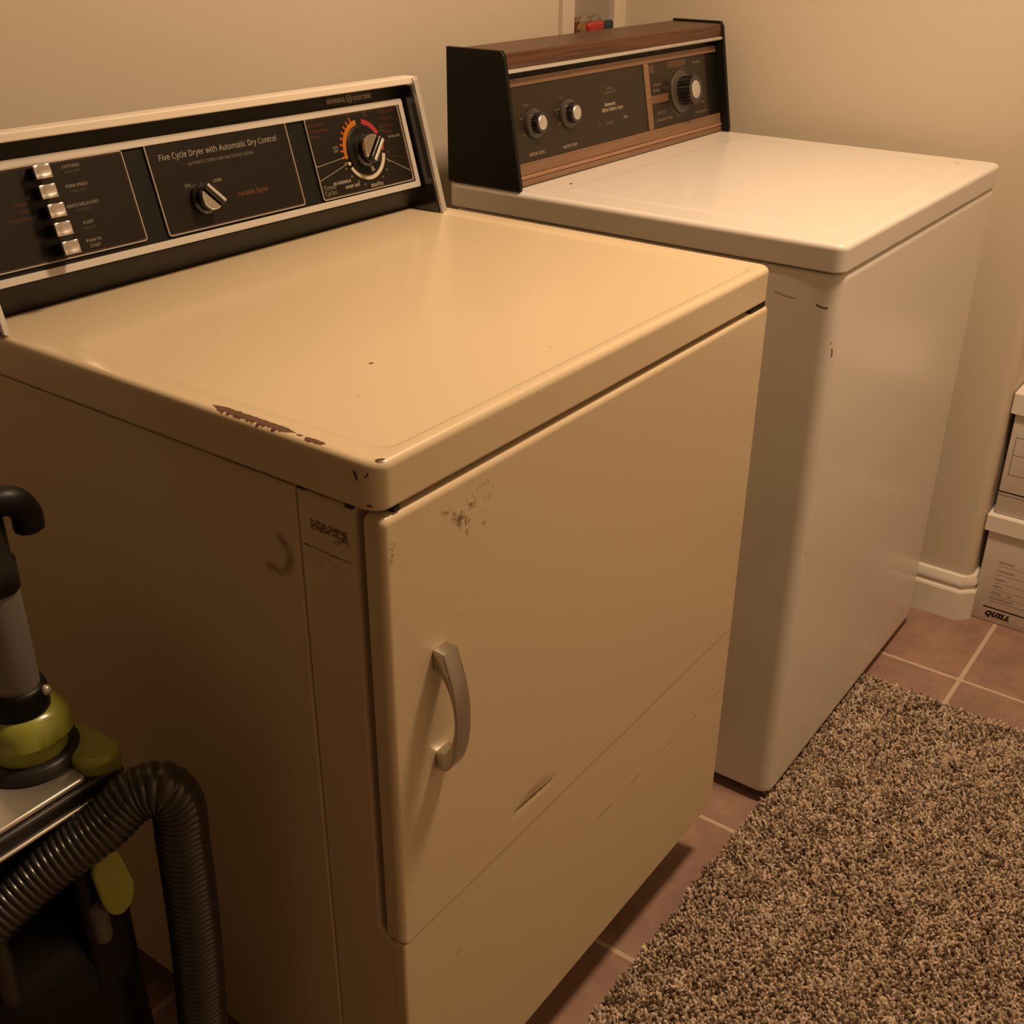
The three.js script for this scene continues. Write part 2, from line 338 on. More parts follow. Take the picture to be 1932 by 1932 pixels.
  // cabinet: rear shell, front shell with the door recess, lower panel, door
  const sideTex = canvasTex(1024, 2048, (g, w, h) => {
    g.fillStyle = '#fff'; g.fillRect(0, 0, w, h);
    const X = (z) => (z + 0.4) / 0.4 * w, Y = (y) => (1 - y / 0.87) * h;
    for (let i = 0; i < 900; i++) { const z = rr(-0.080, -0.0395), y = rr(0.8275, 0.8365) - 0.0012 * noise.noise(z * 300, 2, 3); if (noise.noise(z * 220, y * 400, 6) < -0.18) continue; g.globalAlpha = rr(0.1, 0.42); g.fillStyle = '#553719'; g.beginPath(); g.ellipse(X(z), Y(y), rr(1, 3.2), rr(0.8, 2), 0, 0, 7); g.fill(); }
    g.globalAlpha = 1;
    stain(g, X(-0.047), Y(0.826), 55, 42, 0, 260, '#4a2c14', 2.2, 0.32);
    g.strokeStyle = '#4a2f18'; g.globalAlpha = 0.6;
    for (let i = 0; i < 70; i++) { const t = i / 70, z = -0.092 + 0.055 * t; g.lineWidth = rr(1, 4.5); g.globalAlpha = rr(0.15, 0.7); g.beginPath(); g.moveTo(X(z), Y(0.8105 - 0.001 * t) + rr(-2, 2)); g.lineTo(X(z + 0.0014), Y(0.8105 - 0.001 * t) + rr(-2, 2)); g.stroke(); }
    g.globalAlpha = 1;
    stain(g, X(-0.06), Y(0.798), 110, 60, 0.1, 260, '#6a4a2a', 2.6, 0.14);
    for (let k = 0; k < 420; k++) { const a = rr(-1.3, 2.3), r = 0.019 + rr(-0.004, 0.004); g.globalAlpha = 0.02; g.fillStyle = '#5a3a1c'; g.beginPath(); g.ellipse(X(-0.1265 + r * Math.cos(a)), Y(0.7905 - r * 0.95 * Math.sin(a)), rr(4, 12), rr(3, 9), rr(0, 3), 0, 7); g.fill(); }
    g.globalAlpha = 1;
    for (let i = 0; i < 26; i++) { g.fillStyle = 'rgba(60,40,20,0.6)'; g.beginPath(); g.arc(rr(0, w), rr(0, h), rr(0.6, 2), 0, 7); g.fill(); }
  });
  const sideMat = enamel(ALMOND, { map: sideTex });
  const sideUV = (g) => planarUV(g, (x, y, z) => (z + 0.4) / 0.4, (x, y) => y / 0.87);
  mesh('side_shell', sideUV(alongX([[-0.632, 0.094], [-0.0958, 0.094], [-0.0958, 0.8612], [-0.632, 0.8612]], 0.006, 0.683, 0.002)), sideMat, d);
  mesh('front_shell', sideUV(alongX([[-0.0942, 0.094], [-0.0032, 0.094], [-0.0032, 0.392], [-0.006, 0.398], [-0.020, 0.4035], [-0.0300, 0.412], [-0.0300, 0.8612], [-0.0942, 0.8612]], 0.006, 0.683, 0.003)), sideMat, d);
  const frontTex = (y0, y1, draw) => canvasTex(1536, 1024, (g, w, h) => {
    g.fillStyle = '#fff'; g.fillRect(0, 0, w, h);
    draw(g, (x) => x / W * w, (y) => (1 - (y - y0) / (y1 - y0)) * h);
  });
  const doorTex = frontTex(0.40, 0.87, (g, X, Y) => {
    const c = '#6a4624';
    stain(g, X(0.098), Y(0.822), 62, 34, 0.75, 230, c, 2.8, 0.30); stain(g, X(0.082), Y(0.834), 62, 22, 0.5, 140, c, 2.0, 0.26); stain(g, X(0.112), Y(0.832), 30, 44, -0.5, 130, c, 2.2, 0.32);
    stain(g, X(0.136), Y(0.829), 44, 70, 0.3, 90, c, 2.0, 0.24); stain(g, X(0.128), Y(0.842), 60, 18, -0.2, 60, c, 2.0, 0.2); stain(g, X(0.106), Y(0.806), 16, 22, 0, 40, c, 2.0, 0.35);
    stain(g, X(0.013), Y(0.828), 20, 54, 0.2, 70, c, 2.0, 0.36); stain(g, X(0.13), Y(0.805), 12, 12, 0, 16, c, 2.0, 0.35);
    g.save(); g.translate(X(0.2135), Y(0.4445)); g.rotate(0.055);  // dark lens along the dent: brown scuff with the dent shading painted in
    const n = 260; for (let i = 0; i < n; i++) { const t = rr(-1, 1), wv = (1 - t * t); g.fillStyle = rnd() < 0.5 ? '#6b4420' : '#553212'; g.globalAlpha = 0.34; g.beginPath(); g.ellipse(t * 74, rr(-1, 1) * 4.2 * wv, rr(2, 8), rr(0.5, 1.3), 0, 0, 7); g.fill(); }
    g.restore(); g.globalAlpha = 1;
    for (let i = 0; i < 40; i++) { g.fillStyle = 'rgba(70,45,20,0.5)'; g.beginPath(); g.arc(rr(0, 1536), rr(0, 1024), rr(0.6, 1.6), 0, 7); g.fill(); }
  });
  const lowTex = frontTex(0.09, 0.41, (g, X, Y) => {
    g.strokeStyle = '#3f2710';
    for (const [a, b, wd] of [[0.353, 0.384, 3.2], [0.396, 0.404, 1.6], [0.425, 0.452, 3], [0.468, 0.474, 2], [0.508, 0.537, 3], [0.57, 0.60, 2], [0.63, 0.672, 2]]) {
      g.lineWidth = wd; g.globalAlpha = 0.75; g.beginPath(); g.moveTo(X(a), Y(0.3095)); g.lineTo(X((a + b) / 2), Y(0.3112)); g.lineTo(X(b), Y(0.3098)); g.stroke();
    }
    g.globalAlpha = 0.25; g.lineWidth = 1.2; g.beginPath(); g.moveTo(X(0.34), Y(0.3075)); g.lineTo(X(0.68), Y(0.3125)); g.stroke();
    g.lineWidth = 3; g.globalAlpha = 0.5; g.beginPath(); g.moveTo(X(0.078), Y(0.325)); g.lineTo(X(0.09), Y(0.329)); g.stroke(); g.globalAlpha = 1;
  });
  const dent = noiseTex(512, (u, v) => {
    const x = u * W, y = 0.40 + v * 0.47, dx = (x - 0.2135) / 0.040, dy = (y - 0.4405 - 0.0045 * (1 - dx * dx)) / 0.007;
    return 0.6 - 0.5 * Math.exp(-(dx * dx) * 1.6 - dy * dy);
  }, false, false);
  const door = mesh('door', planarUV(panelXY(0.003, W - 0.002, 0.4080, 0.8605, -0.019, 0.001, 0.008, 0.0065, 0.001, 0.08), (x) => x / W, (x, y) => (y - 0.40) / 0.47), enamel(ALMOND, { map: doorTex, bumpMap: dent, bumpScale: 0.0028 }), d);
  mesh('lower_panel', planarUV(panelXY(0.004, W - 0.004, 0.094, 0.4074, -0.012, 0.0005, 0.003, 0.003, 0.001, 1, 0.08), (x) => x / W, (x, y) => (y - 0.09) / 0.32), enamel(ALMOND, { map: lowTex }), d);
  // chrome pull on the door
  const hs = new THREE.Shape();
  hs.moveTo(0, 0.712); hs.lineTo(0.013, 0.7115);
  hs.bezierCurveTo(0.020, 0.695, 0.0285, 0.672, 0.0285, 0.645);
  hs.bezierCurveTo(0.0285, 0.615, 0.022, 0.594, 0.012, 0.585);
  hs.lineTo(0, 0.585); hs.lineTo(0, 0.603); hs.lineTo(0.0095, 0.605);
  hs.bezierCurveTo(0.016, 0.611, 0.0235, 0.625, 0.0235, 0.645);
  hs.bezierCurveTo(0.0235, 0.662, 0.017, 0.68, 0.008, 0.690); hs.lineTo(0, 0.692); hs.closePath();
  const hg = new THREE.ExtrudeGeometry(hs, { depth: 0.014, bevelEnabled: true, bevelSize: 0.002, bevelThickness: 0.003, bevelSegments: 3, bevelOffset: -0.002, curveSegments: 16 });
  hg.scale(0.92, 1, 1).rotateY(-Math.PI / 2).translate(0.0735, 0.002, 0.0012);
  mesh('handle', toCreasedNormals(hg, 0.6), new THREE.MeshStandardMaterial({ color: lin(0.56, 0.54, 0.50), metalness: 1, roughness: 0.24 }), door).userData.label = 'chrome bow handle';
  for (const [y, z, hz] of [[0.8625, -0.0355, 0.0042], [0.8638, -0.0875, 0.0045]]) mesh('lid_clip', rbox(0.0048, 0.012, y - 0.003, y + 0.003, z - hz, z + hz, 0.001), M.dark, d);
  mesh('lid_clip', rbox(0.640, 0.679, 0.8595, 0.8662, -0.008, -0.0012, 0.001), M.dark, d);
  mesh('lid_clip', rbox(0.019, 0.026, 0.8606, 0.8662, -0.008, -0.0008, 0.001), M.dark, d);
  for (const [x, z] of [[0.06, -0.10], [0.63, -0.10], [0.06, -0.58], [0.63, -0.58]]) mesh('foot', lathe([[0, 0.0005], [0.019, 0.0005], [0.021, 0.012], [0.010, 0.018], [0.009, 0.096], [0, 0.096]], 16), M.rubber, d).position.set(x, 0, z);

  // console on top
  const consoleFrom = d.children.length;
  const K = 0.286, fz = (y, o = 0) => -0.497 - K * (y - 0.906) + o;
  mesh('console_body', alongX([[-0.585, 0.9012], [-0.534, 0.9012], [-0.5115, 0.931], [fz(0.936, -0.003), 0.936], [fz(1.066, -0.003), 1.066], [-0.5475, 1.066]], 0.003, 0.660), M.consoleFace, d);
  mesh('top_cap', alongX([[-0.541, 1.0672], [-0.5245, 1.0672], [-0.5225, 1.0685], [-0.5225, 1.0750], [-0.5245, 1.0765], [-0.541, 1.0765]], 0.000, 0.6675, 0.001), new THREE.MeshPhysicalMaterial({ color: lin(0.80, 0.75, 0.66), roughness: 0.35, metalness: 0.1 }), d);
  for (const [a, b] of [[0.6585, 0.6685], [0.000, 0.008]]) {
    mesh('end_cap', alongX([[-0.587, 0.9052], [-0.478, 0.9052], [-0.5255, 1.0655], [-0.5475, 1.0655]], a, b, 0.001), M.blackGloss, d);
    mesh('end_trim', alongX([[-0.4777, 0.9052], [-0.4722, 0.9052], [-0.5192, 1.0725], [-0.5212, 1.0765], [-0.5252, 1.0655]], a + 0.0012, b + 0.0004, 0.0012), M.silver, d);
  }
  const th = Math.atan(K), sl = Math.cos(th);
  const onFace = (name, x, s, h = 0) => { const g = group(name, d, [x, 0.906 + s * Math.cos(th) + h * Math.sin(th), -0.497 - s * Math.sin(th) + h * Math.cos(th)]); g.rotation.x = -th; return g; };
  const fr = onFace('panel_frame', 0, 0, -0.003);
  mesh('bars', frameGeo(0.014, 0.6535, 0.0335, 0.1485, 0.0078, 0.003, 0.0035), M.silverPaint, fr);
  mesh('backing', box(0.0215, 0.646, 0.041, 0.1412, -0.0005, 0.0008), M.blackPlastic, fr);
  const PX = 6000;
  function panel(x0, x1, s0, s1, draw) {
    const w = Math.round((x1 - x0) * PX), h = Math.round((s1 - s0) * PX);
    const g = onFace('control_panel', x0, s0, -0.0018);
    const tex = canvasTex(w, h, (c) => {
      c.fillStyle = '#18130c'; c.fillRect(0, 0, w, h);
      draw(c, (x) => (x - x0) * PX, (s) => (s1 - s) * PX);
    });
    const geo = new THREE.ExtrudeGeometry(rrShape(0, x1 - x0, 0, s1 - s0, 0.004), { depth: 0.0012, bevelEnabled: false, curveSegments: 6 });
    planarUV(geo, (x) => x / (x1 - x0), (x, y) => y / (s1 - s0));
    mesh('printed_plate', geo, new THREE.MeshPhysicalMaterial({ map: tex, roughness: 0.42, specularIntensity: 0.6 }), g);
    mesh('outline', frameGeo(0.0006, x1 - x0 - 0.0006, 0.0006, s1 - s0 - 0.0006, 0.0013, 0.004, 0.0022, 0.0002), M.outline, g);
    const inner = mesh('inner_border', frameGeo(0.0026, x1 - x0 - 0.0026, 0.0026, s1 - s0 - 0.0026, 0.0005, 0.003, 0.0014, 0), new THREE.MeshStandardMaterial({ color: lin(0.10, 0.035, 0.012), roughness: 0.5 }), g);
    inner.userData.label = 'thin dark red border line';
    return g;
  }
  const text = (c, t, x, y, size, color, align = 'left', font = 'bold') => { c.fillStyle = color; c.font = `${font} ${size}px sans-serif`; c.textAlign = align; c.textBaseline = 'middle'; c.fillText(t, x, y); };
  const GREY = '#857f70', DIM = '#4a4334', RED = '#4f2515', ORANGE = '#7d4a22';
  panel(0.0225, 0.2055, 0.0455, 0.1415, (c, X, Y) => {
    [['Fabric', 0.106], ['Care', 0.099], ['Selections', 0.092]].forEach(([t, s]) => text(c, t, X(0.082), Y(s), 30, RED, 'right'));
    c.strokeStyle = '#3a352a'; c.lineWidth = 3; c.beginPath(); c.roundRect(X(0.0885), Y(0.1385), X(0.118) - X(0.0885), Y(0.066) - Y(0.1385), 20); c.stroke();
    const rows = [[0.1318, 'COTTONS', 'AUTO DRY'], [0.1125, 'PERM PRESS', 'TIMED DRY'], [0.0935, 'KNITS/DELICATES', 'LOW HEAT'], [0.0752, 'FLUFF', 'NO HEAT'], [0.0570, 'PUSH TO', 'START']];
    rows.forEach(([s, a, b], i) => { text(c, a, X(0.142), Y(s + 0.0022), 27, GREY, 'center'); text(c, b, X(0.142), Y(s - 0.0032), i === 4 ? 27 : 22, i === 4 ? GREY : DIM, 'center'); });
  });
  panel(0.2325, 0.4405, 0.0435, 0.1435, (c, X, Y) => {
    c.font = '58px sans-serif'; c.textAlign = 'left'; c.textBaseline = 'middle'; c.fillStyle = '#a39d90';
    c.save(); const t1 = 'Five Cycle Dryer with Automatic Dry Control', w1 = c.measureText(t1).width; c.translate(X(0.2485), Y(0.1262)); c.scale((0.173 * PX) / w1, 0.92); c.fillText(t1, 0, 0); c.restore();
    c.save(); c.font = '34px sans-serif'; const t2 = 'AUTOMATIC EXTRA CARE AND DRYING SIGNAL', w2 = c.measureText(t2).width; c.translate(X(0.2845), Y(0.1152)); c.scale((0.097 * PX) / w2, 0.85); c.fillStyle = '#7d776a'; c.fillText(t2, 0, 0); c.restore();
    text(c, 'OFF', X(0.2765), Y(0.0928), 28, GREY, 'center'); text(c, 'LOUD', X(0.3185), Y(0.0925), 28, GREY, 'center');
    text(c, 'Variable Signal', X(0.342), Y(0.0727), 42, ORANGE, 'left', '');
  });
  const DC = [0.5635, 0.094];
  panel(0.4705, 0.6435, 0.0425, 0.1425, (c, X, Y) => {
    const cx = X(DC[0]), cy = Y(DC[1]), R = 0.0345 * PX, arc = (a0, a1, col, lw, r = R) => { c.strokeStyle = col; c.lineWidth = lw; c.beginPath(); c.arc(cx, cy, r, -a1 * Math.PI / 180, -a0 * Math.PI / 180); c.stroke(); };
    arc(97, 192, '#a8691f', 38); arc(28, 80, '#a02f38', 38); arc(-8, 22, '#8f3a28', 26); arc(212, 345, '#c2b8a4', 38);
    for (let a = 108; a < 190; a += 11) arc(a, a + 4, '#a3471c', 34, R * 1.16);
    for (let a = 205; a < 350; a += 16) text(c, String(10 * Math.round((350 - a) / 16)), cx + R * 1.28 * Math.cos(a * Math.PI / 180), cy - R * 1.28 * Math.sin(a * Math.PI / 180), 22, GREY, 'center');
    c.strokeStyle = '#8a8272'; c.lineWidth = 6;
    for (const [x0, s0, x1, s1] of [[0.4735, 0.0842, 0.5265, 0.0892], [0.4735, 0.067, 0.5335, 0.0825], [0.5995, 0.0775, 0.641, 0.0565]]) { c.beginPath(); c.moveTo(X(x0), Y(s0)); c.lineTo(X(x1), Y(s1)); c.stroke(); }
    c.strokeStyle = '#3b2b1c'; c.lineWidth = 4; c.beginPath(); c.moveTo(X(0.601), Y(0.081)); c.lineTo(X(0.641), Y(0.074)); c.stroke();
    ['Automatic', 'Permanent', 'Press'].forEach((t, i) => text(c, t, X(0.476), Y(0.133 - i * 0.007), 36, RED));
    ['Automatic', 'Cottons', 'Regular', 'Heavy'].forEach((t, i) => text(c, t, X(0.606), Y(0.136 - i * 0.0085), 36, '#45200f'));
    text(c, 'VERY', X(0.5495), Y(0.1385), 24, DIM, 'center'); text(c, 'DRY', X(0.5495), Y(0.134), 24, DIM, 'center');
    text(c, 'VERY', X(0.578), Y(0.1385), 24, DIM, 'center'); text(c, 'DRY', X(0.578), Y(0.134), 24, DIM, 'center');
    text(c, 'LESS', X(0.5135), Y(0.103), 26, GREY, 'center'); text(c, 'DRY', X(0.5135), Y(0.0985), 26, GREY, 'center');
    text(c, 'LESS', X(0.6035), Y(0.1175), 24, DIM, 'center'); text(c, 'DRY', X(0.6035), Y(0.113), 24, DIM, 'center');
    text(c, 'EXTRA CARE', X(0.613), Y(0.1035), 24, GREY); text(c, 'OFF', X(0.526), Y(0.0815), 26, GREY, 'center');
    text(c, 'Timed', X(0.4765), Y(0.0575), 46, GREY, 'left', ''); text(c, 'Cycles', X(0.4765), Y(0.0508), 46, GREY, 'left', '');
    text(c, 'DE-WRINKLE', X(0.5105), Y(0.0605), 32, '#a39d90', 'center'); text(c, 'DAMP DRY', X(0.5275), Y(0.0535), 32, '#a39d90', 'center'); text(c, 'MINUTES', X(0.572), Y(0.0485), 32, '#a39d90', 'center');
  });
  // maker's mark on the black band
  const mk = onFace('brand_mark', 0.518, 0.1525, -0.0028);
  const mkTex = canvasTex(512, 64, (c, w, h) => {
    c.fillStyle = '#1a150d'; c.fillRect(0, 0, w, h);
    c.fillStyle = '#b8b09a'; c.font = 'bold 40px serif'; c.textBaseline = 'middle';
    const put = (t, x0, x1) => { const m = c.measureText(t).width; c.save(); c.translate(x0, h / 2 + 2); c.scale((x1 - x0) / m, 1); c.fillText(t, 0, 0); c.restore(); };
    put('GENERAL', 4, 214); put('ELECTRIC', 298, 508);
    c.strokeStyle = '#b8b09a'; c.lineWidth = 4; c.beginPath(); c.arc(256, 32, 28, 0, 7); c.stroke();
    for (let a = 0; a < 4; a++) { c.lineWidth = 2.5; c.beginPath(); c.arc(256 + 23 * Math.cos(a * 1.571 + 0.785), 32 + 23 * Math.sin(a * 1.571 + 0.785), 6, 0, 4.5); c.stroke(); }
    c.font = 'italic bold 26px serif'; c.textAlign = 'center'; c.fillText('GE', 256, 33);
  });
  mesh('lettering', planarUV(box(0, 0.084, 0, 0.0105, 0, 0.0006), (x) => x / 0.084, (x, y) => y / 0.0105), new THREE.MeshStandardMaterial({ map: mkTex, roughness: 0.45 }), mk);
  // five push buttons with dished faces
  function buttonGeo(w, h, depth) {
    const n = 8, g = new THREE.PlaneGeometry(w, h, n, n), p = g.attributes.position;
    for (let i = 0; i < p.count; i++) { const u = p.getX(i) / w * 2, v = p.getY(i) / h * 2, e = Math.max(Math.abs(u), Math.abs(v)); p.setZ(i, depth - (e > 0.99 ? 0.0008 : 0.0016 * Math.max(0, 1 - (u * u + v * v) * 0.9))); }
    g.computeVertexNormals();
    return mergeGeometries([g, box(-w / 2, w / 2, -h / 2, h / 2, depth - 0.004, depth - 0.00165)]);
  }
  [[0.1318, 0.016], [0.1128, 0.015], [0.0938, 0.019], [0.0756, 0.020], [0.0568, 0.023]].forEach(([s, h]) => {
    const b = onFace('push_button', 0.1005, s, -0.001);
    mesh('stem', rbox(-0.0078, 0.0078, -0.0056, 0.0056, 0, h - 0.003, 0.0008), M.blackPlastic, b);
    mesh('button_face', buttonGeo(0.0178, 0.0130, h + 0.001), M.satinSteel, b);
  });
  // knobs: black skirt, metal half-face, black fin with a bright edge
  function knob(name, x, s, R, h, ang) {
    const k = onFace(name, x, s, -0.0008);
    mesh('skirt', latheZ([[0, 0], [R, 0], [R, h * 0.18], [R * 0.86, h * 0.3], [R * 0.88, h * 0.60], [R * 0.85, h * 0.64], [0, h * 0.64]], 40), M.blackGloss, k);
    const shape = new THREE.Shape(); shape.absarc(0, 0, R * 0.82, 0.16, Math.PI - 0.16); shape.closePath();
    const cap = mesh('metal_face', new THREE.ExtrudeGeometry(shape, { depth: h * 0.12, bevelEnabled: true, bevelSize: 0.0012, bevelThickness: 0.0012, bevelSegments: 3, bevelOffset: -0.0012, curveSegments: 20 }).translate(0, 0.0006, h * 0.66), M.chrome, k);
    cap.rotation.z = ang;
    const fin = mesh('fin', rbox(-R * 0.82, R * 0.82, -R * 0.30, R * 0.10, h * 0.3, h, 0.0012), M.blackGloss, k);
    fin.rotation.z = ang;
    const edge = mesh('fin_edge', rbox(-R * 0.80, R * 0.80, -R * 0.30 - 0.0006, -R * 0.13, h - 0.0012, h + 0.0008, 0.0006), M.silver, k);
    edge.rotation.z = ang;
    return k;
  }
  knob('signal_knob', 0.2925, 0.0765, 0.0175, 0.022, Math.PI - 0.83);
  const tk = knob('timer_knob', DC[0] - 0.001, DC[1] - 0.001, 0.0205, 0.024, 0.80);
  mesh('dial_plate', latheZ([[0, 0], [0.0312, 0], [0.0312, 0.0018], [0.0295, 0.0030], [0, 0.0030]], 48), M.blackPlastic, tk);
  const notch = mesh('dial_notch', rbox(-0.0030, 0.0030, -0.0275, -0.0215, 0.0026, 0.0036, 0.0004), M.outline, tk);
  notch.rotation.z = 0.2;
  mesh('dial_pointer', latheZ([[0.0022, 0.0005], [0.0022, 0.0030], [0, 0.0032]], 10).translate(-0.0335, -0.0125, 0), new THREE.MeshStandardMaterial({ color: lin(0.6, 0.52, 0.4), roughness: 0.4 }), tk);
  // the console sits a touch askew on the lid
  const skew = new THREE.Matrix4().makeTranslation(0.66, 0.906, 0).multiply(new THREE.Matrix4().makeRotationZ(-0.0065)).multiply(new THREE.Matrix4().makeTranslation(-0.66, -0.906, 0));
  for (const c of d.children.slice(consoleFrom)) c.applyMatrix4(skew);
}

// ------------------------------------------------------------------ washing machine
{
  const X0 = 0.829, X1 = 1.515, ZF = 0.033, ZB = -0.603, TOP = 0.905;
  const w = thing('washing_machine', 'white enamel top-loading washing machine with wood-trimmed black console', 'washing machine');
  const lb = { x0: X0, x1: X1, z0: ZB, z1: ZF, r: 0.016 };
  const f = 0.0075;
  const rings = [inset(lb, 0.004, 0.8685), inset(lb, 0.001, 0.869), inset(lb, 0, 0.8705), inset(lb, 0, 0.8713), inset(lb, 0, TOP - f - 0.0008)];
  for (let j = 0; j <= 6; j++) { const a = j / 6 * Math.PI / 2; rings.push(inset(lb, f * (1 - Math.cos(a)), TOP - f + f * Math.sin(a))); }
  rings.push(inset(lb, f + 0.001, TOP));
  const topGeo = ringLoft(rings, 7);
  const topTex = canvasTex(1024, 1024, (g, W, H) => {
    g.fillStyle = '#fff'; g.fillRect(0, 0, W, H);
    const X = (x) => (x - X0) / (X1 - X0) * W, Z = (z) => (ZF - z) / (ZF - ZB) * H;
    const blot = (x, z, a, b, c) => { g.fillStyle = c; g.beginPath(); g.ellipse(X(x), Z(z), a, b, 0.4, 0, 7); g.fill(); };
    blot(0.929, -0.4424, 6.5, 4, '#2c1a0c'); blot(0.938, -0.437, 3, 1.5, '#8a7050');
    for (let i = 0; i < 24; i++) blot(rr(0.86, 1.5), rr(-0.42, 0.01), rr(0.4, 1.4), rr(0.4, 1), 'rgba(120,95,70,0.5)');
  });
  planarUV(topGeo, (x) => (x - X0) / (X1 - X0), (x, y, z) => (z - ZB) / (ZF - ZB));
  mesh('top_deck', topGeo, enamel(WHITE, { map: topTex }), w);
  const lid = { x0: X0 + 0.055, x1: X1 - 0.055, z0: -0.43, z1: ZF - 0.032, r: 0.018 };
  mesh('loading_lid', ringLoft([inset(lid, 0, TOP - 0.001), inset(lid, 0.0006, TOP + 0.0002), inset(lid, 0.006, TOP + 0.0007), inset(lid, 0.014, TOP + 0.0009), inset(lid, 0.017, TOP + 0.0009)], 7), M.white, w);
  mesh('lid_bumper', lathe([[0.0042, 0], [0.0042, 0.0012], [0.003, 0.002], [0, 0.0022]], 12).translate(1.463, TOP - 0.0002, -0.025), new THREE.MeshStandardMaterial({ color: lin(0.55, 0.47, 0.38), roughness: 0.5 }), w);
  // cabinet
  const cb = { x0: X0 + 0.002, x1: X1 - 0.002, z0: ZB + 0.008, z1: ZF - 0.001, r: 0.020 };
  const cr = [inset(cb, 0.006, 0.021), inset(cb, 0.001, 0.022), inset(cb, 0, 0.025), inset(cb, 0, 0.03), inset(cb, 0, 0.855)];
  for (let j = 1; j <= 4; j++) { const a = j / 4 * Math.PI / 2, r = 0.006; cr.push(inset(cb, r * (1 - Math.cos(a)), 0.860 + r * Math.sin(a))); }
  const cabGeo = ringLoft(cr, 8);
  const cabTex = canvasTex(2048, 1024, (g, W, H) => {
    g.fillStyle = '#fff'; g.fillRect(0, 0, W, H);
    const Y = (y) => (1 - y / 0.87) * H, FX = (x) => ((x - X0) / 0.686) * W / 2, SZ = (z) => W / 2 + (z - ZB) / 0.64 * W / 2;
    g.strokeStyle = '#33200f';
    const dash = (a, b, c, d2, lw, al) => { g.globalAlpha = al; g.lineWidth = lw; g.beginPath(); g.moveTo(a, b); g.lineTo((a + c) / 2 + 1, (b + d2) / 2 + 1.5); g.lineTo(c, d2); g.stroke(); g.globalAlpha = 1; };
    dash(SZ(0.003), Y(0.8245), SZ(0.019), Y(0.8225), 2.6, 0.85); dash(SZ(-0.055), Y(0.8315), SZ(-0.025), Y(0.8275), 2.2, 0.4);
    dash(FX(0.8405), Y(0.768), FX(0.8412), Y(0.756), 2.6, 0.8); dash(FX(0.838), Y(0.777), FX(0.839), Y(0.774), 1.5, 0.5);
    dash(FX(0.846), Y(0.463), FX(0.847), Y(0.455), 1.6, 0.5); dash(FX(1.47), Y(0.13), FX(1.472), Y(0.125), 3, 0.6); dash(FX(1.50), Y(0.185), FX(1.501), Y(0.18), 3, 0.6); dash(FX(1.40), Y(0.06), FX(1.402), Y(0.055), 3, 0.7);
    for (let i = 0; i < 40; i++) { g.fillStyle = 'rgba(90,65,40,0.45)'; g.beginPath(); g.arc(rr(0, W), rr(0, H), rr(0.4, 1.2), 0, 7); g.fill(); }
  });
  {
    const p = cabGeo.attributes.position, nn = cabGeo.attributes.normal, uv = new Float32Array(p.count * 2);
    for (let t = 0; t < p.count; t += 3) {   // per triangle: front faces take the left half, side faces the right half
      let nx = 0, nz = 0; for (let i = t; i < t + 3; i++) { nx += nn.getX(i); nz += nn.getZ(i); }
      for (let i = t; i < t + 3; i++) {
        uv[i * 2] = nz > Math.abs(nx) ? Math.min(0.499, (p.getX(i) - X0) / 0.686 / 2) : 0.5 + Math.min(1, Math.max(0.002, (p.getZ(i) - ZB) / 0.64)) / 2;
        uv[i * 2 + 1] = p.getY(i) / 0.87;
      }
    }
    cabGeo.setAttribute('uv', new THREE.BufferAttribute(uv, 2));
  }
  const wavy = noiseTex(256, (u, v) => 0.5 + 0.5 * noise.noise(u * 5, v * 7, 4.2), false);
  mesh('cabinet', cabGeo, enamel(WHITE, { map: cabTex, roughness: 0.38, clearcoat: 0.5, clearcoatRoughness: 0.22, bumpMap: wavy, bumpScale: 0.0012 }), w);
  mesh('lid_gasket', ringLoft([inset(cb, 0.008, 0.864), inset(cb, 0.008, 0.870)], 6), M.dark, w);
  for (const [x, z] of [[0.90, -0.06], [1.445, -0.06], [0.90, -0.53], [1.445, -0.53]]) mesh('foot', lathe([[0, 0.0005], [0.021, 0.0005], [0.022, 0.010], [0.010, 0.014], [0.010, 0.023], [0, 0.023]], 16), M.rubber, w).position.set(x, 0, z);
  // console
  const T = Math.atan((0.517 - 0.482) / (1.09 - 0.907)), sinT = Math.sin(T), cosT = Math.cos(T);
  const fz = (y, o = 0) => -0.482 - (y - 0.907) * Math.tan(T) + o;
  const I0 = 0.838, I1 = 1.5035;
  for (const [a, b] of [[X0 + 0.0005, I0], [I1, 1.5125]]) mesh('end_panel', alongX([[-0.6015, 0.9055], [-0.467, 0.9055], [-0.4665, 0.912], [-0.4975, 1.089], [-0.503, 1.0965], [-0.6015, 1.0965]], a, b, 0.0015), M.blackPlastic, w);
  mesh('console_body', alongX([[-0.598, 0.9055], [fz(0.9055, -0.003), 0.9055], [fz(1.066, -0.003), 1.066], [fz(1.07, -0.006), 1.07], [-0.598, 1.07]], I0, I1), M.blackPlastic, w);
  const woodUV = (g) => planarUV(g, (x) => x * 1.3, (x, y, z) => (y - z) * 8);
  mesh('top_trim', woodUV(alongX([[-0.6, 1.0705], [-0.4995, 1.0705], [-0.4985, 1.076], [-0.500, 1.0905], [-0.5035, 1.0925], [-0.6, 1.0925]], I0, I1, 0.0006)), M.wood, w);
  mesh('chrome_strip', alongX([[-0.5125, 1.0665], [-0.4965, 1.0655], [-0.4955, 1.0680], [-0.4965, 1.0705], [-0.5125, 1.0705]], I0, I1), M.silver, w);
  const onFace = (name, x, s, h = 0) => { const g = group(name, w, [x, 0.907 + s * cosT + h * sinT, -0.482 - s * sinT + h * cosT]); g.rotation.x = -T; return g; };
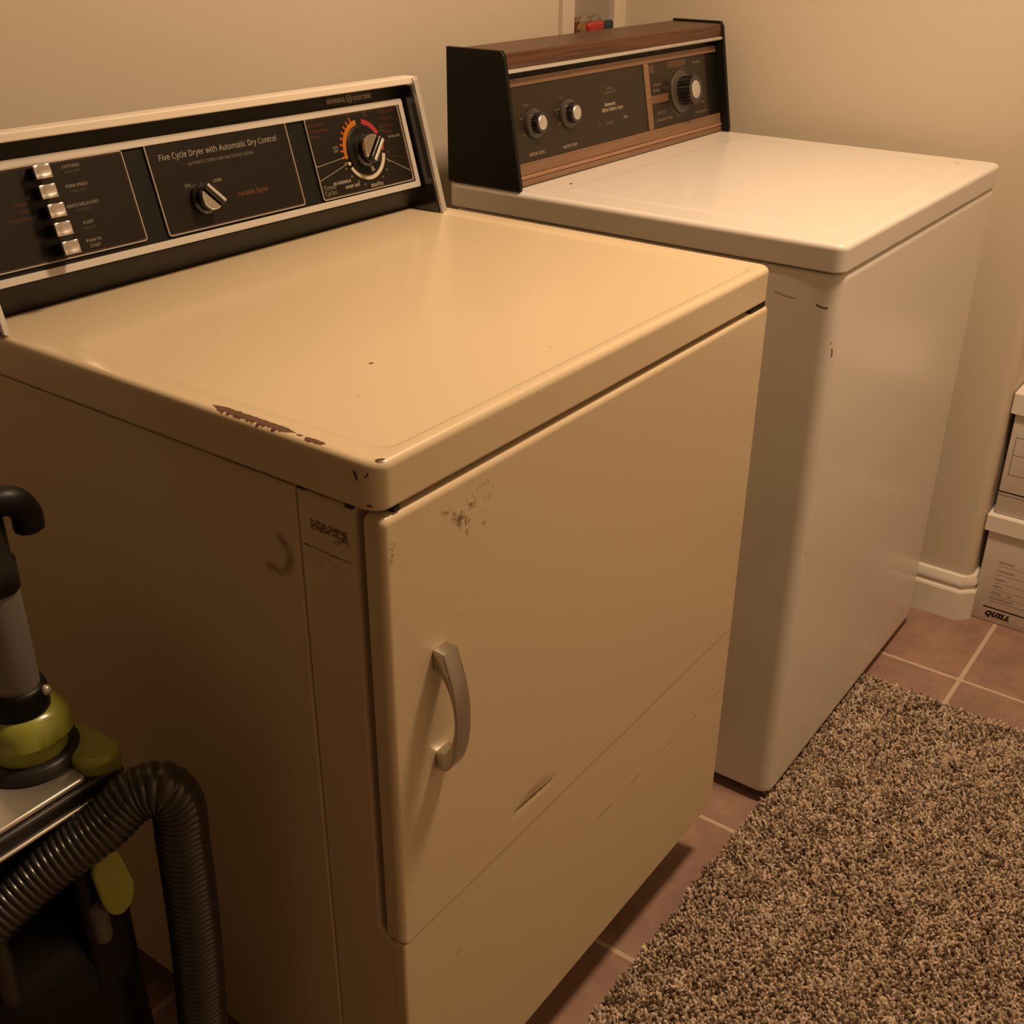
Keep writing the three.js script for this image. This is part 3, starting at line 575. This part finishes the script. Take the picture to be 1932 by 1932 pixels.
  const strip = (name, x0, x1, s0, s1, h, mat) => { const g = onFace(name, 0, 0, -0.003); const geo = planarUV(rbox(x0, x1, s0, s1, 0, h, 0.0009), (x) => x * 1.3, (x, y) => y * 8); mesh('wood_strip', geo, mat, g); return g; };
  const lower = onFace('lower_trim', 0, 0, -0.003);
  mesh('wood_strip', planarUV(rbox(I0, I1, 0.0145, 0.0318, 0, 0.004, 0.0009), (x) => x * 1.3, (x, y) => y * 8), M.woodLight, lower);
  mesh('bead', planarUV(rbox(I0, I1, 0.0085, 0.0142, 0, 0.0062, 0.0022), (x) => x * 1.3, (x, y) => y * 8), M.woodPale, lower);
  mesh('base_strip', planarUV(rbox(I0, I1, -0.0005, 0.0082, 0, 0.0045, 0.0012), (x) => x * 1.3, (x, y) => y * 8 + 0.3), M.woodLight, lower);
  strip('upper_trim', I0, I1, 0.1395, 0.1508, 0.004, M.woodLight);
  strip('divider', 1.2405, 1.2565, 0.0322, 0.1392, 0.004, M.woodLight);
  const PX = 4000;
  function panel(x0, x1, s0, s1, base, draw) {
    const W = Math.round((x1 - x0) * PX), H = Math.round((s1 - s0) * PX), g = onFace('control_panel', x0, s0, -0.0028);
    const tex = canvasTex(W, H, (c) => { c.fillStyle = base; c.fillRect(0, 0, W, H); draw(c, (x) => (x - x0) * PX, (s) => (s1 - s) * PX); });
    mesh('printed_plate', planarUV(box(0, x1 - x0, 0, s1 - s0, 0, 0.0016), (x) => x / (x1 - x0), (x, y) => y / (s1 - s0)), new THREE.MeshPhysicalMaterial({ map: tex, roughness: 0.36 }), g);
  }
  const text = (c, t, x, y, size, color, align = 'center', font = 'bold') => { c.fillStyle = color; c.font = `${font} ${size}px sans-serif`; c.textAlign = align; c.textBaseline = 'middle'; c.fillText(t, x, y); };
  const G = '#8d8474', D = '#5e5443';
  panel(0.8395, 1.2403, 0.0322, 0.1392, '#251c11', (c, X, Y) => {
    text(c, 'EXTRA', X(1.1285), Y(0.1128), 24, D); text(c, 'HEAVY DUTY', X(1.1298), Y(0.1065), 24, D);
    text(c, 'Kenmore', X(1.126), Y(0.0885), 30, '#b0a690'); text(c, 'Ultra Fabric Care', X(1.1325), Y(0.0805), 32, '#a89e88');
    text(c, 'C', X(1.089), Y(0.0605), 34, D); text(c, 'Special', X(1.12), Y(0.0605), 26, D); text(c, '■ Plus', X(1.168), Y(0.0635), 26, G);
    text(c, 'WATER LEVEL', X(0.908), Y(0.0412), 26, G); text(c, 'WATER TEMP', X(0.9985), Y(0.0402), 26, G);
    for (const [x, s, a, b] of [[0.9085, 0.0842, ['LOW', 'MED', 'HIGH'], 0.031], [1.0024, 0.0878, ['HOT', 'WARM', 'COLD'], 0.028]]) a.forEach((t, i) => { const an = (205 - i * 44) * Math.PI / 180; text(c, t, X(x + b * Math.cos(an)), Y(s + b * Math.sin(an)), 20, D); });
  });
  panel(1.2567, 1.463, 0.0322, 0.1392, '#21180e', (c, X, Y) => {
    const cx = X(1.363), cy = Y(0.084);
    c.fillStyle = '#6a4a35'; c.fillRect(X(1.2567), Y(0.0865), X(1.318) - X(1.2567), Y(0.0735) - Y(0.0865));
    c.fillStyle = '#4d3826'; c.fillRect(X(1.262), Y(0.1355), 60, 50); c.fillRect(X(1.325), Y(0.137), X(1.39) - X(1.325), 42);
    c.strokeStyle = '#54462f'; c.lineWidth = 5; c.beginPath(); c.arc(cx, cy, 0.0405 * PX, 0, 7); c.stroke();
    for (let a = 0; a < 360; a += 12) { c.lineWidth = 3; c.beginPath(); c.moveTo(cx + 0.042 * PX * Math.cos(a / 57.3), cy + 0.042 * PX * Math.sin(a / 57.3)); c.lineTo(cx + 0.045 * PX * Math.cos(a / 57.3), cy + 0.045 * PX * Math.sin(a / 57.3)); c.stroke(); }
    [['REGULAR', 1.284, 0.103], ['NORMAL', 1.280, 0.094], ['DELICATE', 1.29, 0.0565], ['PERMANENT PRESS', 1.30, 0.0445], ['KNIT', 1.44, 0.072], ['SPIN', 1.442, 0.058], ['PUSH TO STOP', 1.435, 0.042], ['PRE-WASH', 1.43, 0.128]].forEach(([t, x, s]) => text(c, t, X(x), Y(s), 24, '#6d6250'));
  });
  function knob(name, x, s, R, r, h, capR) {
    const k = onFace(name, x, s, -0.001);
    mesh('skirt', latheZ([[0, 0], [R, 0], [R, 0.002], [R * 0.93, 0.0045], [r * 1.05, 0.006], [0, 0.006]], 40), new THREE.MeshPhysicalMaterial({ color: lin(0.055, 0.047, 0.036), roughness: 0.3 }), k);
    const barrel = [];
    for (let i = 0; i < 48; i++) barrel.push(new THREE.Vector2(Math.cos(i / 24 * Math.PI) * r * (i % 2 ? 0.955 : 1), Math.sin(i / 24 * Math.PI) * r * (i % 2 ? 0.955 : 1)));
    mesh('barrel', new THREE.ExtrudeGeometry(new THREE.Shape(barrel), { depth: h - 0.006, bevelEnabled: true, bevelSize: 0.001, bevelThickness: 0.001, bevelSegments: 2, bevelOffset: -0.001 }).translate(0, 0, 0.005), M.blackGloss, k);
    mesh('metal_cap', latheZ([[capR, h - 0.001], [capR, h + 0.0006], [capR * 0.92, h + 0.0014], [capR * 0.5, h + 0.0019], [0, h + 0.002]], 32), M.silver, k).userData.label = 'bright metal cap';
  }
  knob('water_level_knob', 0.9085, 0.0842, 0.0225, 0.0150, 0.0165, 0.0105);
  knob('water_temperature_knob', 1.0024, 0.0878, 0.0225, 0.0150, 0.0165, 0.0105);
  knob('cycle_knob', 1.363, 0.0843, 0.0365, 0.0245, 0.031, 0.0150);
}

// ------------------------------------------------------------------ storage boxes by the wall corner
{
  const card = (tex) => new THREE.MeshStandardMaterial({ map: tex, roughness: 0.85, color: lin(0.76, 0.72, 0.66) });
  const plain = new THREE.MeshStandardMaterial({ color: lin(0.76, 0.72, 0.66), roughness: 0.85 });
  const Z0 = 0.125, Z1 = 0.505, X0 = 1.60, X1 = 1.92;
  const T = (c, t, x, y, s) => { c.font = `bold ${s}px sans-serif`; c.textBaseline = 'middle'; c.fillText(t, x, y); };
  function carton(name, label, y0, h, lidDrop, draw) {
    const b = thing(name, label, 'box', [(X0 + X1) / 2, y0, (Z0 + Z1) / 2], 'stacked white storage boxes');
    const hw = (X1 - X0) / 2, hd = (Z1 - Z0) / 2;
    const tex = canvasTex(1520, 960, (c, W, H) => { c.fillStyle = '#fff'; c.fillRect(0, 0, W, H); draw(c, (z) => (z - Z0) / (Z1 - Z0) * W, (y) => (1 - (y - y0) / 0.24) * H); });
    const geo = ringLoft([{ x0: -hw + 0.004, x1: hw - 0.004, z0: -hd + 0.004, z1: hd - 0.004, r: 0.003, y: 0.0005 }, { x0: -hw + 0.001, x1: hw - 0.001, z0: -hd + 0.001, z1: hd - 0.001, r: 0.003, y: 0.006 }, { x0: -hw, x1: hw, z0: -hd, z1: hd, r: 0.003, y: h - 0.004 }], 3);
    planarUV(geo, (x, y, z) => (z + hd) / (2 * hd), (x, y) => y / 0.24);
    mesh('carton', geo, card(tex), b);
    const e = 0.008, L = { x0: -hw - e, x1: hw + e, z0: -hd - e, z1: hd + e, r: 0.004 }, I = { x0: -hw - 0.004, x1: hw + 0.004, z0: -hd - 0.004, z1: hd + 0.004, r: 0.003 };
    mesh('lid', ringLoft([inset(I, 0, h - 0.002), inset(I, 0, h - lidDrop), inset(L, 0, h - lidDrop), inset(L, 0, h - 0.003), inset(L, 0.003, h), inset(L, 0.006, h)], 3, true, true), plain, b);
    return b;
  }
  carton('storage_box', 'white cardboard storage box with ruled label standing on the tiles', 0, 0.239, 0.035, (c, X, Y) => {
    c.fillStyle = '#5a4632'; c.strokeStyle = '#5a4632';
    const rows = [['RECORDS', 0.1385, 0.131], ['CONTENTS', 0.1195, 0.1115], ['NAME', 0.100, 0.0925], ['DEPT.', 0.0835, 0.0765], ['FROM       TO', 0.069, 0.0625], ['DESTROY DATE', 0.056, 0.0495]];
    rows.forEach(([t, y, l], i) => { c.globalAlpha = 0.75; T(c, t, X(0.158 - i * 0.0008), Y(y), 26); c.lineWidth = 3; c.globalAlpha = 0.9; c.beginPath(); c.moveTo(X(0.156), Y(l)); c.lineTo(X(0.48), Y(l)); c.stroke(); });
    c.globalAlpha = 1; c.strokeStyle = '#160d08'; c.lineWidth = 12; c.beginPath(); c.moveTo(X(0.146), Y(0.034)); c.lineTo(X(0.49), Y(0.034)); c.stroke();
    c.save(); c.fillStyle = '#33241a'; c.translate(X(0.153), Y(0.0205)); c.transform(1, 0, -0.35, 1, 0, 0); c.font = 'bold 62px sans-serif'; c.textBaseline = 'middle'; c.scale(1.05, 1); c.fillText('QUILL', 0, 0); c.lineWidth = 7; c.strokeStyle = '#33241a'; c.strokeText('QUILL', 0, 0); c.restore();
    c.lineWidth = 2; c.strokeStyle = '#8a745c'; c.beginPath(); c.moveTo(X(0.15), Y(0.010)); c.lineTo(X(0.49), Y(0.010)); c.stroke();
  });
  carton('storage_box', 'white cardboard storage box with printed square, topmost of its stack', 0.2395, 0.2525, 0.042, (c, X, Y) => {
    c.strokeStyle = '#5a4632'; c.lineWidth = 4; c.strokeRect(X(0.1365), Y(0.402), 560, Y(0.325) - Y(0.402)); c.beginPath(); c.moveTo(X(0.1365), Y(0.366)); c.lineTo(X(0.1365) + 560, Y(0.366)); c.stroke();
    c.strokeStyle = '#2a1c10'; c.lineWidth = 11; c.beginPath(); c.moveTo(0, Y(0.2875)); c.lineTo(1520, Y(0.2875)); c.stroke();
    c.lineWidth = 5; c.strokeStyle = '#6a543c'; c.beginPath(); c.moveTo(0, Y(0.2805)); c.lineTo(1520, Y(0.2805)); c.stroke();
  });
}

// ------------------------------------------------------------------ upright vacuum cleaner beside the dryer
{
  const v = thing('vacuum_cleaner', 'black and lime green upright vacuum cleaner with ribbed hose beside the dryer', 'vacuum cleaner', [-0.19, 0, -0.29]);
  const O = [-0.19, 0, -0.29], L = (x, y, z) => [x - O[0], y - O[1], z - O[2]];
  const black = new THREE.MeshPhysicalMaterial({ color: lin(0.005, 0.005, 0.0045), roughness: 0.42, specularIntensity: 0.5 });
  const satin = new THREE.MeshPhysicalMaterial({ color: lin(0.022, 0.021, 0.019), roughness: 0.35 });
  const lime = new THREE.MeshPhysicalMaterial({ color: lin(0.31, 0.34, 0.05), roughness: 0.3, clearcoat: 0.5, clearcoatRoughness: 0.15 });
  const greyTube = new THREE.MeshPhysicalMaterial({ color: lin(0.20, 0.19, 0.18), roughness: 0.35, metalness: 0.3 });
  const plateSilver = new THREE.MeshPhysicalMaterial({ color: lin(0.62, 0.59, 0.54), roughness: 0.22, metalness: 0.7 });
  const tr = (g, x, y, z) => g.translate(...L(x, y, z));
  // floor head, wheels, body
  mesh('floor_head', tr(ringLoft(slabRings({ x0: -0.125, x1: 0.125, z0: -0.10, z1: 0.13, r: 0.03 }, 0.012, 0.075, 0.03, 0.006), 6), -0.19, 0, -0.25), black, v);
  for (const s of [-1, 1]) mesh('wheel', tr(lathe([[0, -0.012], [0.040, -0.012], [0.045, -0.008], [0.045, 0.008], [0.040, 0.012], [0, 0.012]], 24).rotateZ(Math.PI / 2), -0.19 + s * 0.115, 0.046, -0.385), M.rubber, v);
  mesh('body', tr(ringLoft([{ x0: -0.09, x1: 0.06, z0: -0.07, z1: 0.07, r: 0.05, y: 0.07 }, { x0: -0.10, x1: 0.084, z0: -0.085, z1: 0.090, r: 0.055, y: 0.12 }, { x0: -0.10, x1: 0.082, z0: -0.085, z1: 0.087, r: 0.055, y: 0.42 }, { x0: -0.10, x1: 0.080, z0: -0.085, z1: 0.070, r: 0.055, y: 0.445 }, { x0: -0.10, x1: 0.076, z0: -0.085, z1: 0.028, r: 0.05, y: 0.465 }, { x0: -0.095, x1: 0.072, z0: -0.08, z1: 0.026, r: 0.05, y: 0.52 }, { x0: -0.095, x1: 0.072, z0: -0.08, z1: 0.026, r: 0.05, y: 0.56 }, { x0: -0.09, x1: 0.07, z0: -0.075, z1: 0.03, r: 0.05, y: 0.586 }], 8), -0.20, 0, -0.292), black, v);
  mesh('latch_post', rbox(-0.187, -0.140, 0.38, 0.534, -0.275, -0.199, 0.010, 3).translate(-O[0], 0, -O[2]), black, v);
  // bin latch and tab on the body front
  const latchPos = L(-0.1610, 0.5135, -0.1935), yaw = -0.35;
  const latch = new THREE.Shape();
  latch.moveTo(-0.012, 0.012); latch.bezierCurveTo(-0.011, 0.024, -0.002, 0.031, 0.006, 0.030); latch.bezierCurveTo(0.0125, 0.029, 0.0135, 0.024, 0.0145, 0.014);
  latch.lineTo(0.0165, -0.006); latch.bezierCurveTo(0.0165, -0.018, 0.008, -0.030, -0.001, -0.031); latch.bezierCurveTo(-0.009, -0.030, -0.011, -0.024, -0.012, -0.014); latch.closePath();
  const lg = mesh('bin_latch', toCreasedNormals(new THREE.ExtrudeGeometry(latch, { depth: 0.010, bevelEnabled: true, bevelSize: 0.003, bevelThickness: 0.003, bevelSegments: 3, bevelOffset: -0.002 }), 0.6), lime, v);
  lg.position.set(...latchPos); lg.rotation.set(-0.25, yaw, 0.0);
  lg.userData.label = 'lime green oval latch';
  const tab = mesh('latch_tab', new THREE.CapsuleGeometry(0.0085, 0.034, 4, 12), new THREE.MeshStandardMaterial({ color: lin(0.12, 0.105, 0.09), roughness: 0.6 }), v);
  tab.position.set(...L(-0.1735, 0.467, -0.2005)); tab.rotation.z = 0.02;
  const side = mesh('body_rib', new THREE.CapsuleGeometry(0.010, 0.10, 4, 12), satin, v);
  side.position.set(...L(-0.255, 0.47, -0.222));
  // deck: dark tray, silver plate, lime corner cover, bright rim
  const db = { x0: -0.31, x1: -0.104, z0: -0.375, z1: -0.2165, r: 0.022 };
  mesh('deck_tray', ringLoft(slabRings(db, 0.580, 0.598, 0.004, 0.003), 8).translate(-O[0], 0, -O[2]), satin, v);
  const rimPts = [];
  { const r = db.r, e = 0.001; for (const [cx, cz, q] of [[db.x1 - r, db.z1 - r, 0], [db.x0 + r, db.z1 - r, 1], [db.x0 + r, db.z0 + r, 2], [db.x1 - r, db.z0 + r, 3]]) for (let i = 0; i <= 6; i++) { const a = (q + i / 6) * Math.PI / 2; rimPts.push(V(cx + (r + e) * Math.cos(a) - O[0], 0.5815, cz + (r + e) * Math.sin(a) - O[2])); } }
  mesh('deck_rim', new THREE.TubeGeometry(new THREE.CatmullRomCurve3(rimPts, true, 'catmullrom', 0.1), 160, 0.0022, 8, true), plateSilver, v);
  const pb = { x0: -0.306, x1: -0.146, z0: -0.370, z1: -0.2215, r: 0.006 };
  mesh('deck_plate', ringLoft(slabRings(pb, 0.5985, 0.6035, 0.0025, 0.001), 5).translate(-O[0], 0, -O[2]), plateSilver, v);
  const cbx = { x0: -0.1455, x1: -0.1045, z0: -0.290, z1: -0.2170, r: 0.020 };
  const corner = mesh('corner_cover', ringLoft(slabRings(cbx, 0.5905, 0.6125, 0.006, 0.001, 6), 8).translate(-O[0], 0, -O[2]), lime, v);
  mesh('slot', rbox(-0.1375, -0.1155, 0.6115, 0.6136, -0.2835, -0.2785, 0.0009).translate(-O[0], 0, -O[2]), black, corner);
  mesh('rear_cover', ringLoft(slabRings({ x0: -0.1445, x1: -0.1065, z0: -0.370, z1: -0.2915, r: 0.008 }, 0.5985, 0.609, 0.005, 0.001), 6).translate(-O[0], 0, -O[2]), satin, v);
  // wand socket: lime collar, black cuff, grey tube, hook
  const WX = -0.158, WZ = -0.285;
  mesh('socket_ring', tr(lathe([[0.030, 0.6036], [0.044, 0.6036], [0.045, 0.606], [0.043, 0.612], [0.038, 0.616], [0.030, 0.616]], 40), WX, 0, WZ), satin, v);
  const collar = mesh('wand_collar', tr(ringLoft([{ x0: -0.033, x1: 0.033, z0: -0.033, z1: 0.033, r: 0.0325, y: 0.611 }, { x0: -0.034, x1: 0.034, z0: -0.034, z1: 0.034, r: 0.0335, y: 0.628 }, { x0: -0.034, x1: 0.040, z0: -0.034, z1: 0.036, r: 0.031, y: 0.632 }, { x0: -0.032, x1: 0.038, z0: -0.032, z1: 0.033, r: 0.029, y: 0.648 }, { x0: -0.027, x1: 0.029, z0: -0.027, z1: 0.027, r: 0.0265, y: 0.656 }, { x0: -0.024, x1: 0.024, z0: -0.024, z1: 0.024, r: 0.0238, y: 0.657 }], 8), WX, 0, WZ), lime, v);
  collar.userData.label = 'lime green collar';
  mesh('wand_cuff', tr(lathe([[0.0205, 0.63], [0.0255, 0.63], [0.0255, 0.676], [0.024, 0.680], [0.0205, 0.681]], 32), WX, 0, WZ), black, v);
  mesh('cuff_button', new THREE.SphereGeometry(0.0048, 14, 10), new THREE.MeshStandardMaterial({ color: lin(0.5, 0.46, 0.4), roughness: 0.3, metalness: 0.5 }), v).position.set(...L(WX + 0.0150, 0.6745, WZ + 0.0205));
  mesh('wand', tr(lathe([[0, 0.63], [0.0208, 0.63], [0.0208, 0.778], [0.019, 0.780], [0, 0.780]], 32), WX, 0, WZ), greyTube, v);
  mesh('upper_wand', tr(lathe([[0, 0.776], [0.0225, 0.776], [0.0225, 0.80], [0.020, 0.803], [0.0195, 0.96], [0, 0.96]], 32), WX, 0, WZ), satin, v);
  mesh('hand_grip', new THREE.TubeGeometry(new THREE.CatmullRomCurve3([V(...L(WX, 0.95, WZ)), V(...L(WX, 1.0, WZ)), V(...L(WX - 0.012, 1.04, WZ - 0.005)), V(...L(WX - 0.045, 1.062, WZ - 0.012)), V(...L(WX - 0.085, 1.058, WZ - 0.02))]), 30, 0.0175, 14), black, v);
  const hookCurve = new THREE.CatmullRomCurve3([V(...L(WX - 0.02, 0.850, WZ)), V(...L(WX + 0.008, 0.854, WZ + 0.012)), V(...L(WX + 0.024, 0.851, WZ + 0.015)), V(...L(WX + 0.034, 0.838, WZ + 0.014)), V(...L(WX + 0.036, 0.822, WZ + 0.012))]);
  mesh('cord_hook', new THREE.TubeGeometry(hookCurve, 24, 0.0125, 12), black, v);
  // ribbed hose
  const hosePath = new THREE.CatmullRomCurve3([[-0.330, 0.470, -0.262], [-0.260, 0.509, -0.236], [-0.205, 0.541, -0.219], [-0.155, 0.567, -0.197], [-0.124, 0.588, -0.184], [-0.108, 0.590, -0.170], [-0.101, 0.572, -0.164], [-0.101, 0.53, -0.164], [-0.103, 0.44, -0.164], [-0.106, 0.34, -0.168], [-0.110, 0.22, -0.180], [-0.125, 0.12, -0.21], [-0.15, 0.075, -0.25]].map((p) => V(...L(...p))));
  const HN = 1800, RN = 18, len = hosePath.getLength(), pts = hosePath.getSpacedPoints(HN), fr = hosePath.computeFrenetFrames(HN, false);
  const hp = [], hi = [];
  for (let i = 0; i <= HN; i++) {
    const s = i / HN * len, r = 0.0216 + 0.0024 * Math.pow(Math.abs(Math.sin(Math.PI * s / 0.0061)), 0.7);
    for (let k = 0; k < RN; k++) { const a = k / RN * Math.PI * 2, q = pts[i].clone().addScaledVector(fr.normals[i], r * Math.cos(a)).addScaledVector(fr.binormals[i], r * Math.sin(a)); hp.push(q.x, q.y, q.z); }
  }
  for (let i = 0; i < HN; i++) for (let k = 0; k < RN; k++) { const a = i * RN + k, b = i * RN + (k + 1) % RN; hi.push(a, b, a + RN, b, b + RN, a + RN); }
  const hgeo = new THREE.BufferGeometry();
  hgeo.setAttribute('position', new THREE.Float32BufferAttribute(hp, 3)); hgeo.setIndex(hi); hgeo.computeVertexNormals();
  const hoseMat = new THREE.MeshPhysicalMaterial({ color: lin(0.030, 0.027, 0.022), roughness: 0.28, clearcoat: 0.4, clearcoatRoughness: 0.1 });
  mesh('hose', hgeo, hoseMat, v).userData.label = 'dark ribbed hose';
}

// ------------------------------------------------------------------ shag rug
{
  const R = { x0: -0.12, x1: 1.262, z0: 0.026, z1: 0.98 };
  const rug = thing('area_rug', 'mottled brown shag rug on the tiles in front of the machines', 'rug', [(R.x0 + R.x1) / 2, 0, (R.z0 + R.z1) / 2]);
  const hx = (R.x1 - R.x0) / 2, hz = (R.z1 - R.z0) / 2;
  mesh('backing', ringLoft(slabRings({ x0: -hx, x1: hx, z0: -hz, z1: hz, r: 0.01 }, 0.0006, 0.006, 0.002, 0.0005), 4), new THREE.MeshStandardMaterial({ color: lin(0.14, 0.10, 0.07), roughness: 1 }), rug);
  const yarn = new THREE.CapsuleGeometry(0.0021, 0.0070, 2, 6);
  yarn.translate(0, 0.0050, 0);
  { const p = yarn.attributes.position; for (let i = 0; i < p.count; i++) { const y = Math.max(0, p.getY(i)); p.setX(i, p.getX(i) + y * y * 40); } yarn.computeVertexNormals(); }
  const step = 0.0036, nx = Math.floor(2 * hx / step), nz = Math.floor(2 * hz / step), N = nx * nz;
  const pile = new THREE.InstancedMesh(yarn, new THREE.MeshStandardMaterial({ color: 0xffffff, roughness: 0.95 }), N);
  pile.name = 'pile'; pile.userData.kind = 'stuff'; pile.castShadow = true; pile.receiveShadow = true;
  const m = new THREE.Matrix4(), e = new THREE.Euler(), q = new THREE.Quaternion(), pv = V(0, 0, 0), sv = V(1, 1, 1), c = new THREE.Color();
  const tones = [[0.56, 0.455, 0.355], [0.43, 0.34, 0.25], [0.29, 0.22, 0.15], [0.68, 0.575, 0.465], [0.14, 0.095, 0.06]];
  let k = 0;
  for (let i = 0; i < nx; i++) for (let j = 0; j < nz; j++) {
    const x = -hx + (i + 0.5 + rr(-0.5, 0.5)) * step, z = -hz + (j + 0.5 + rr(-0.5, 0.5)) * step;
    e.set(rr(-0.75, 0.75), rr(0, 6.28), rr(-0.75, 0.75));
    pv.set(x, 0.0045, z); const s = rr(0.8, 1.2); sv.set(s, s * rr(0.8, 1.2), s);
    m.compose(pv, q.setFromEuler(e), sv); pile.setMatrixAt(k, m);
    const u = rnd() + 0.35 * noise.noise(x * 60, z * 60, 0.5);
    const t = tones[u < 0.18 ? 4 : u < 0.36 ? 2 : u < 0.6 ? 1 : u < 0.88 ? 0 : 3], b = rr(0.85, 1.15);
    c.setRGB(t[0] * b, t[1] * b, t[2] * b); pile.setColorAt(k, c); k++;
  }
  rug.add(pile);
}

renderer.render(scene, camera);
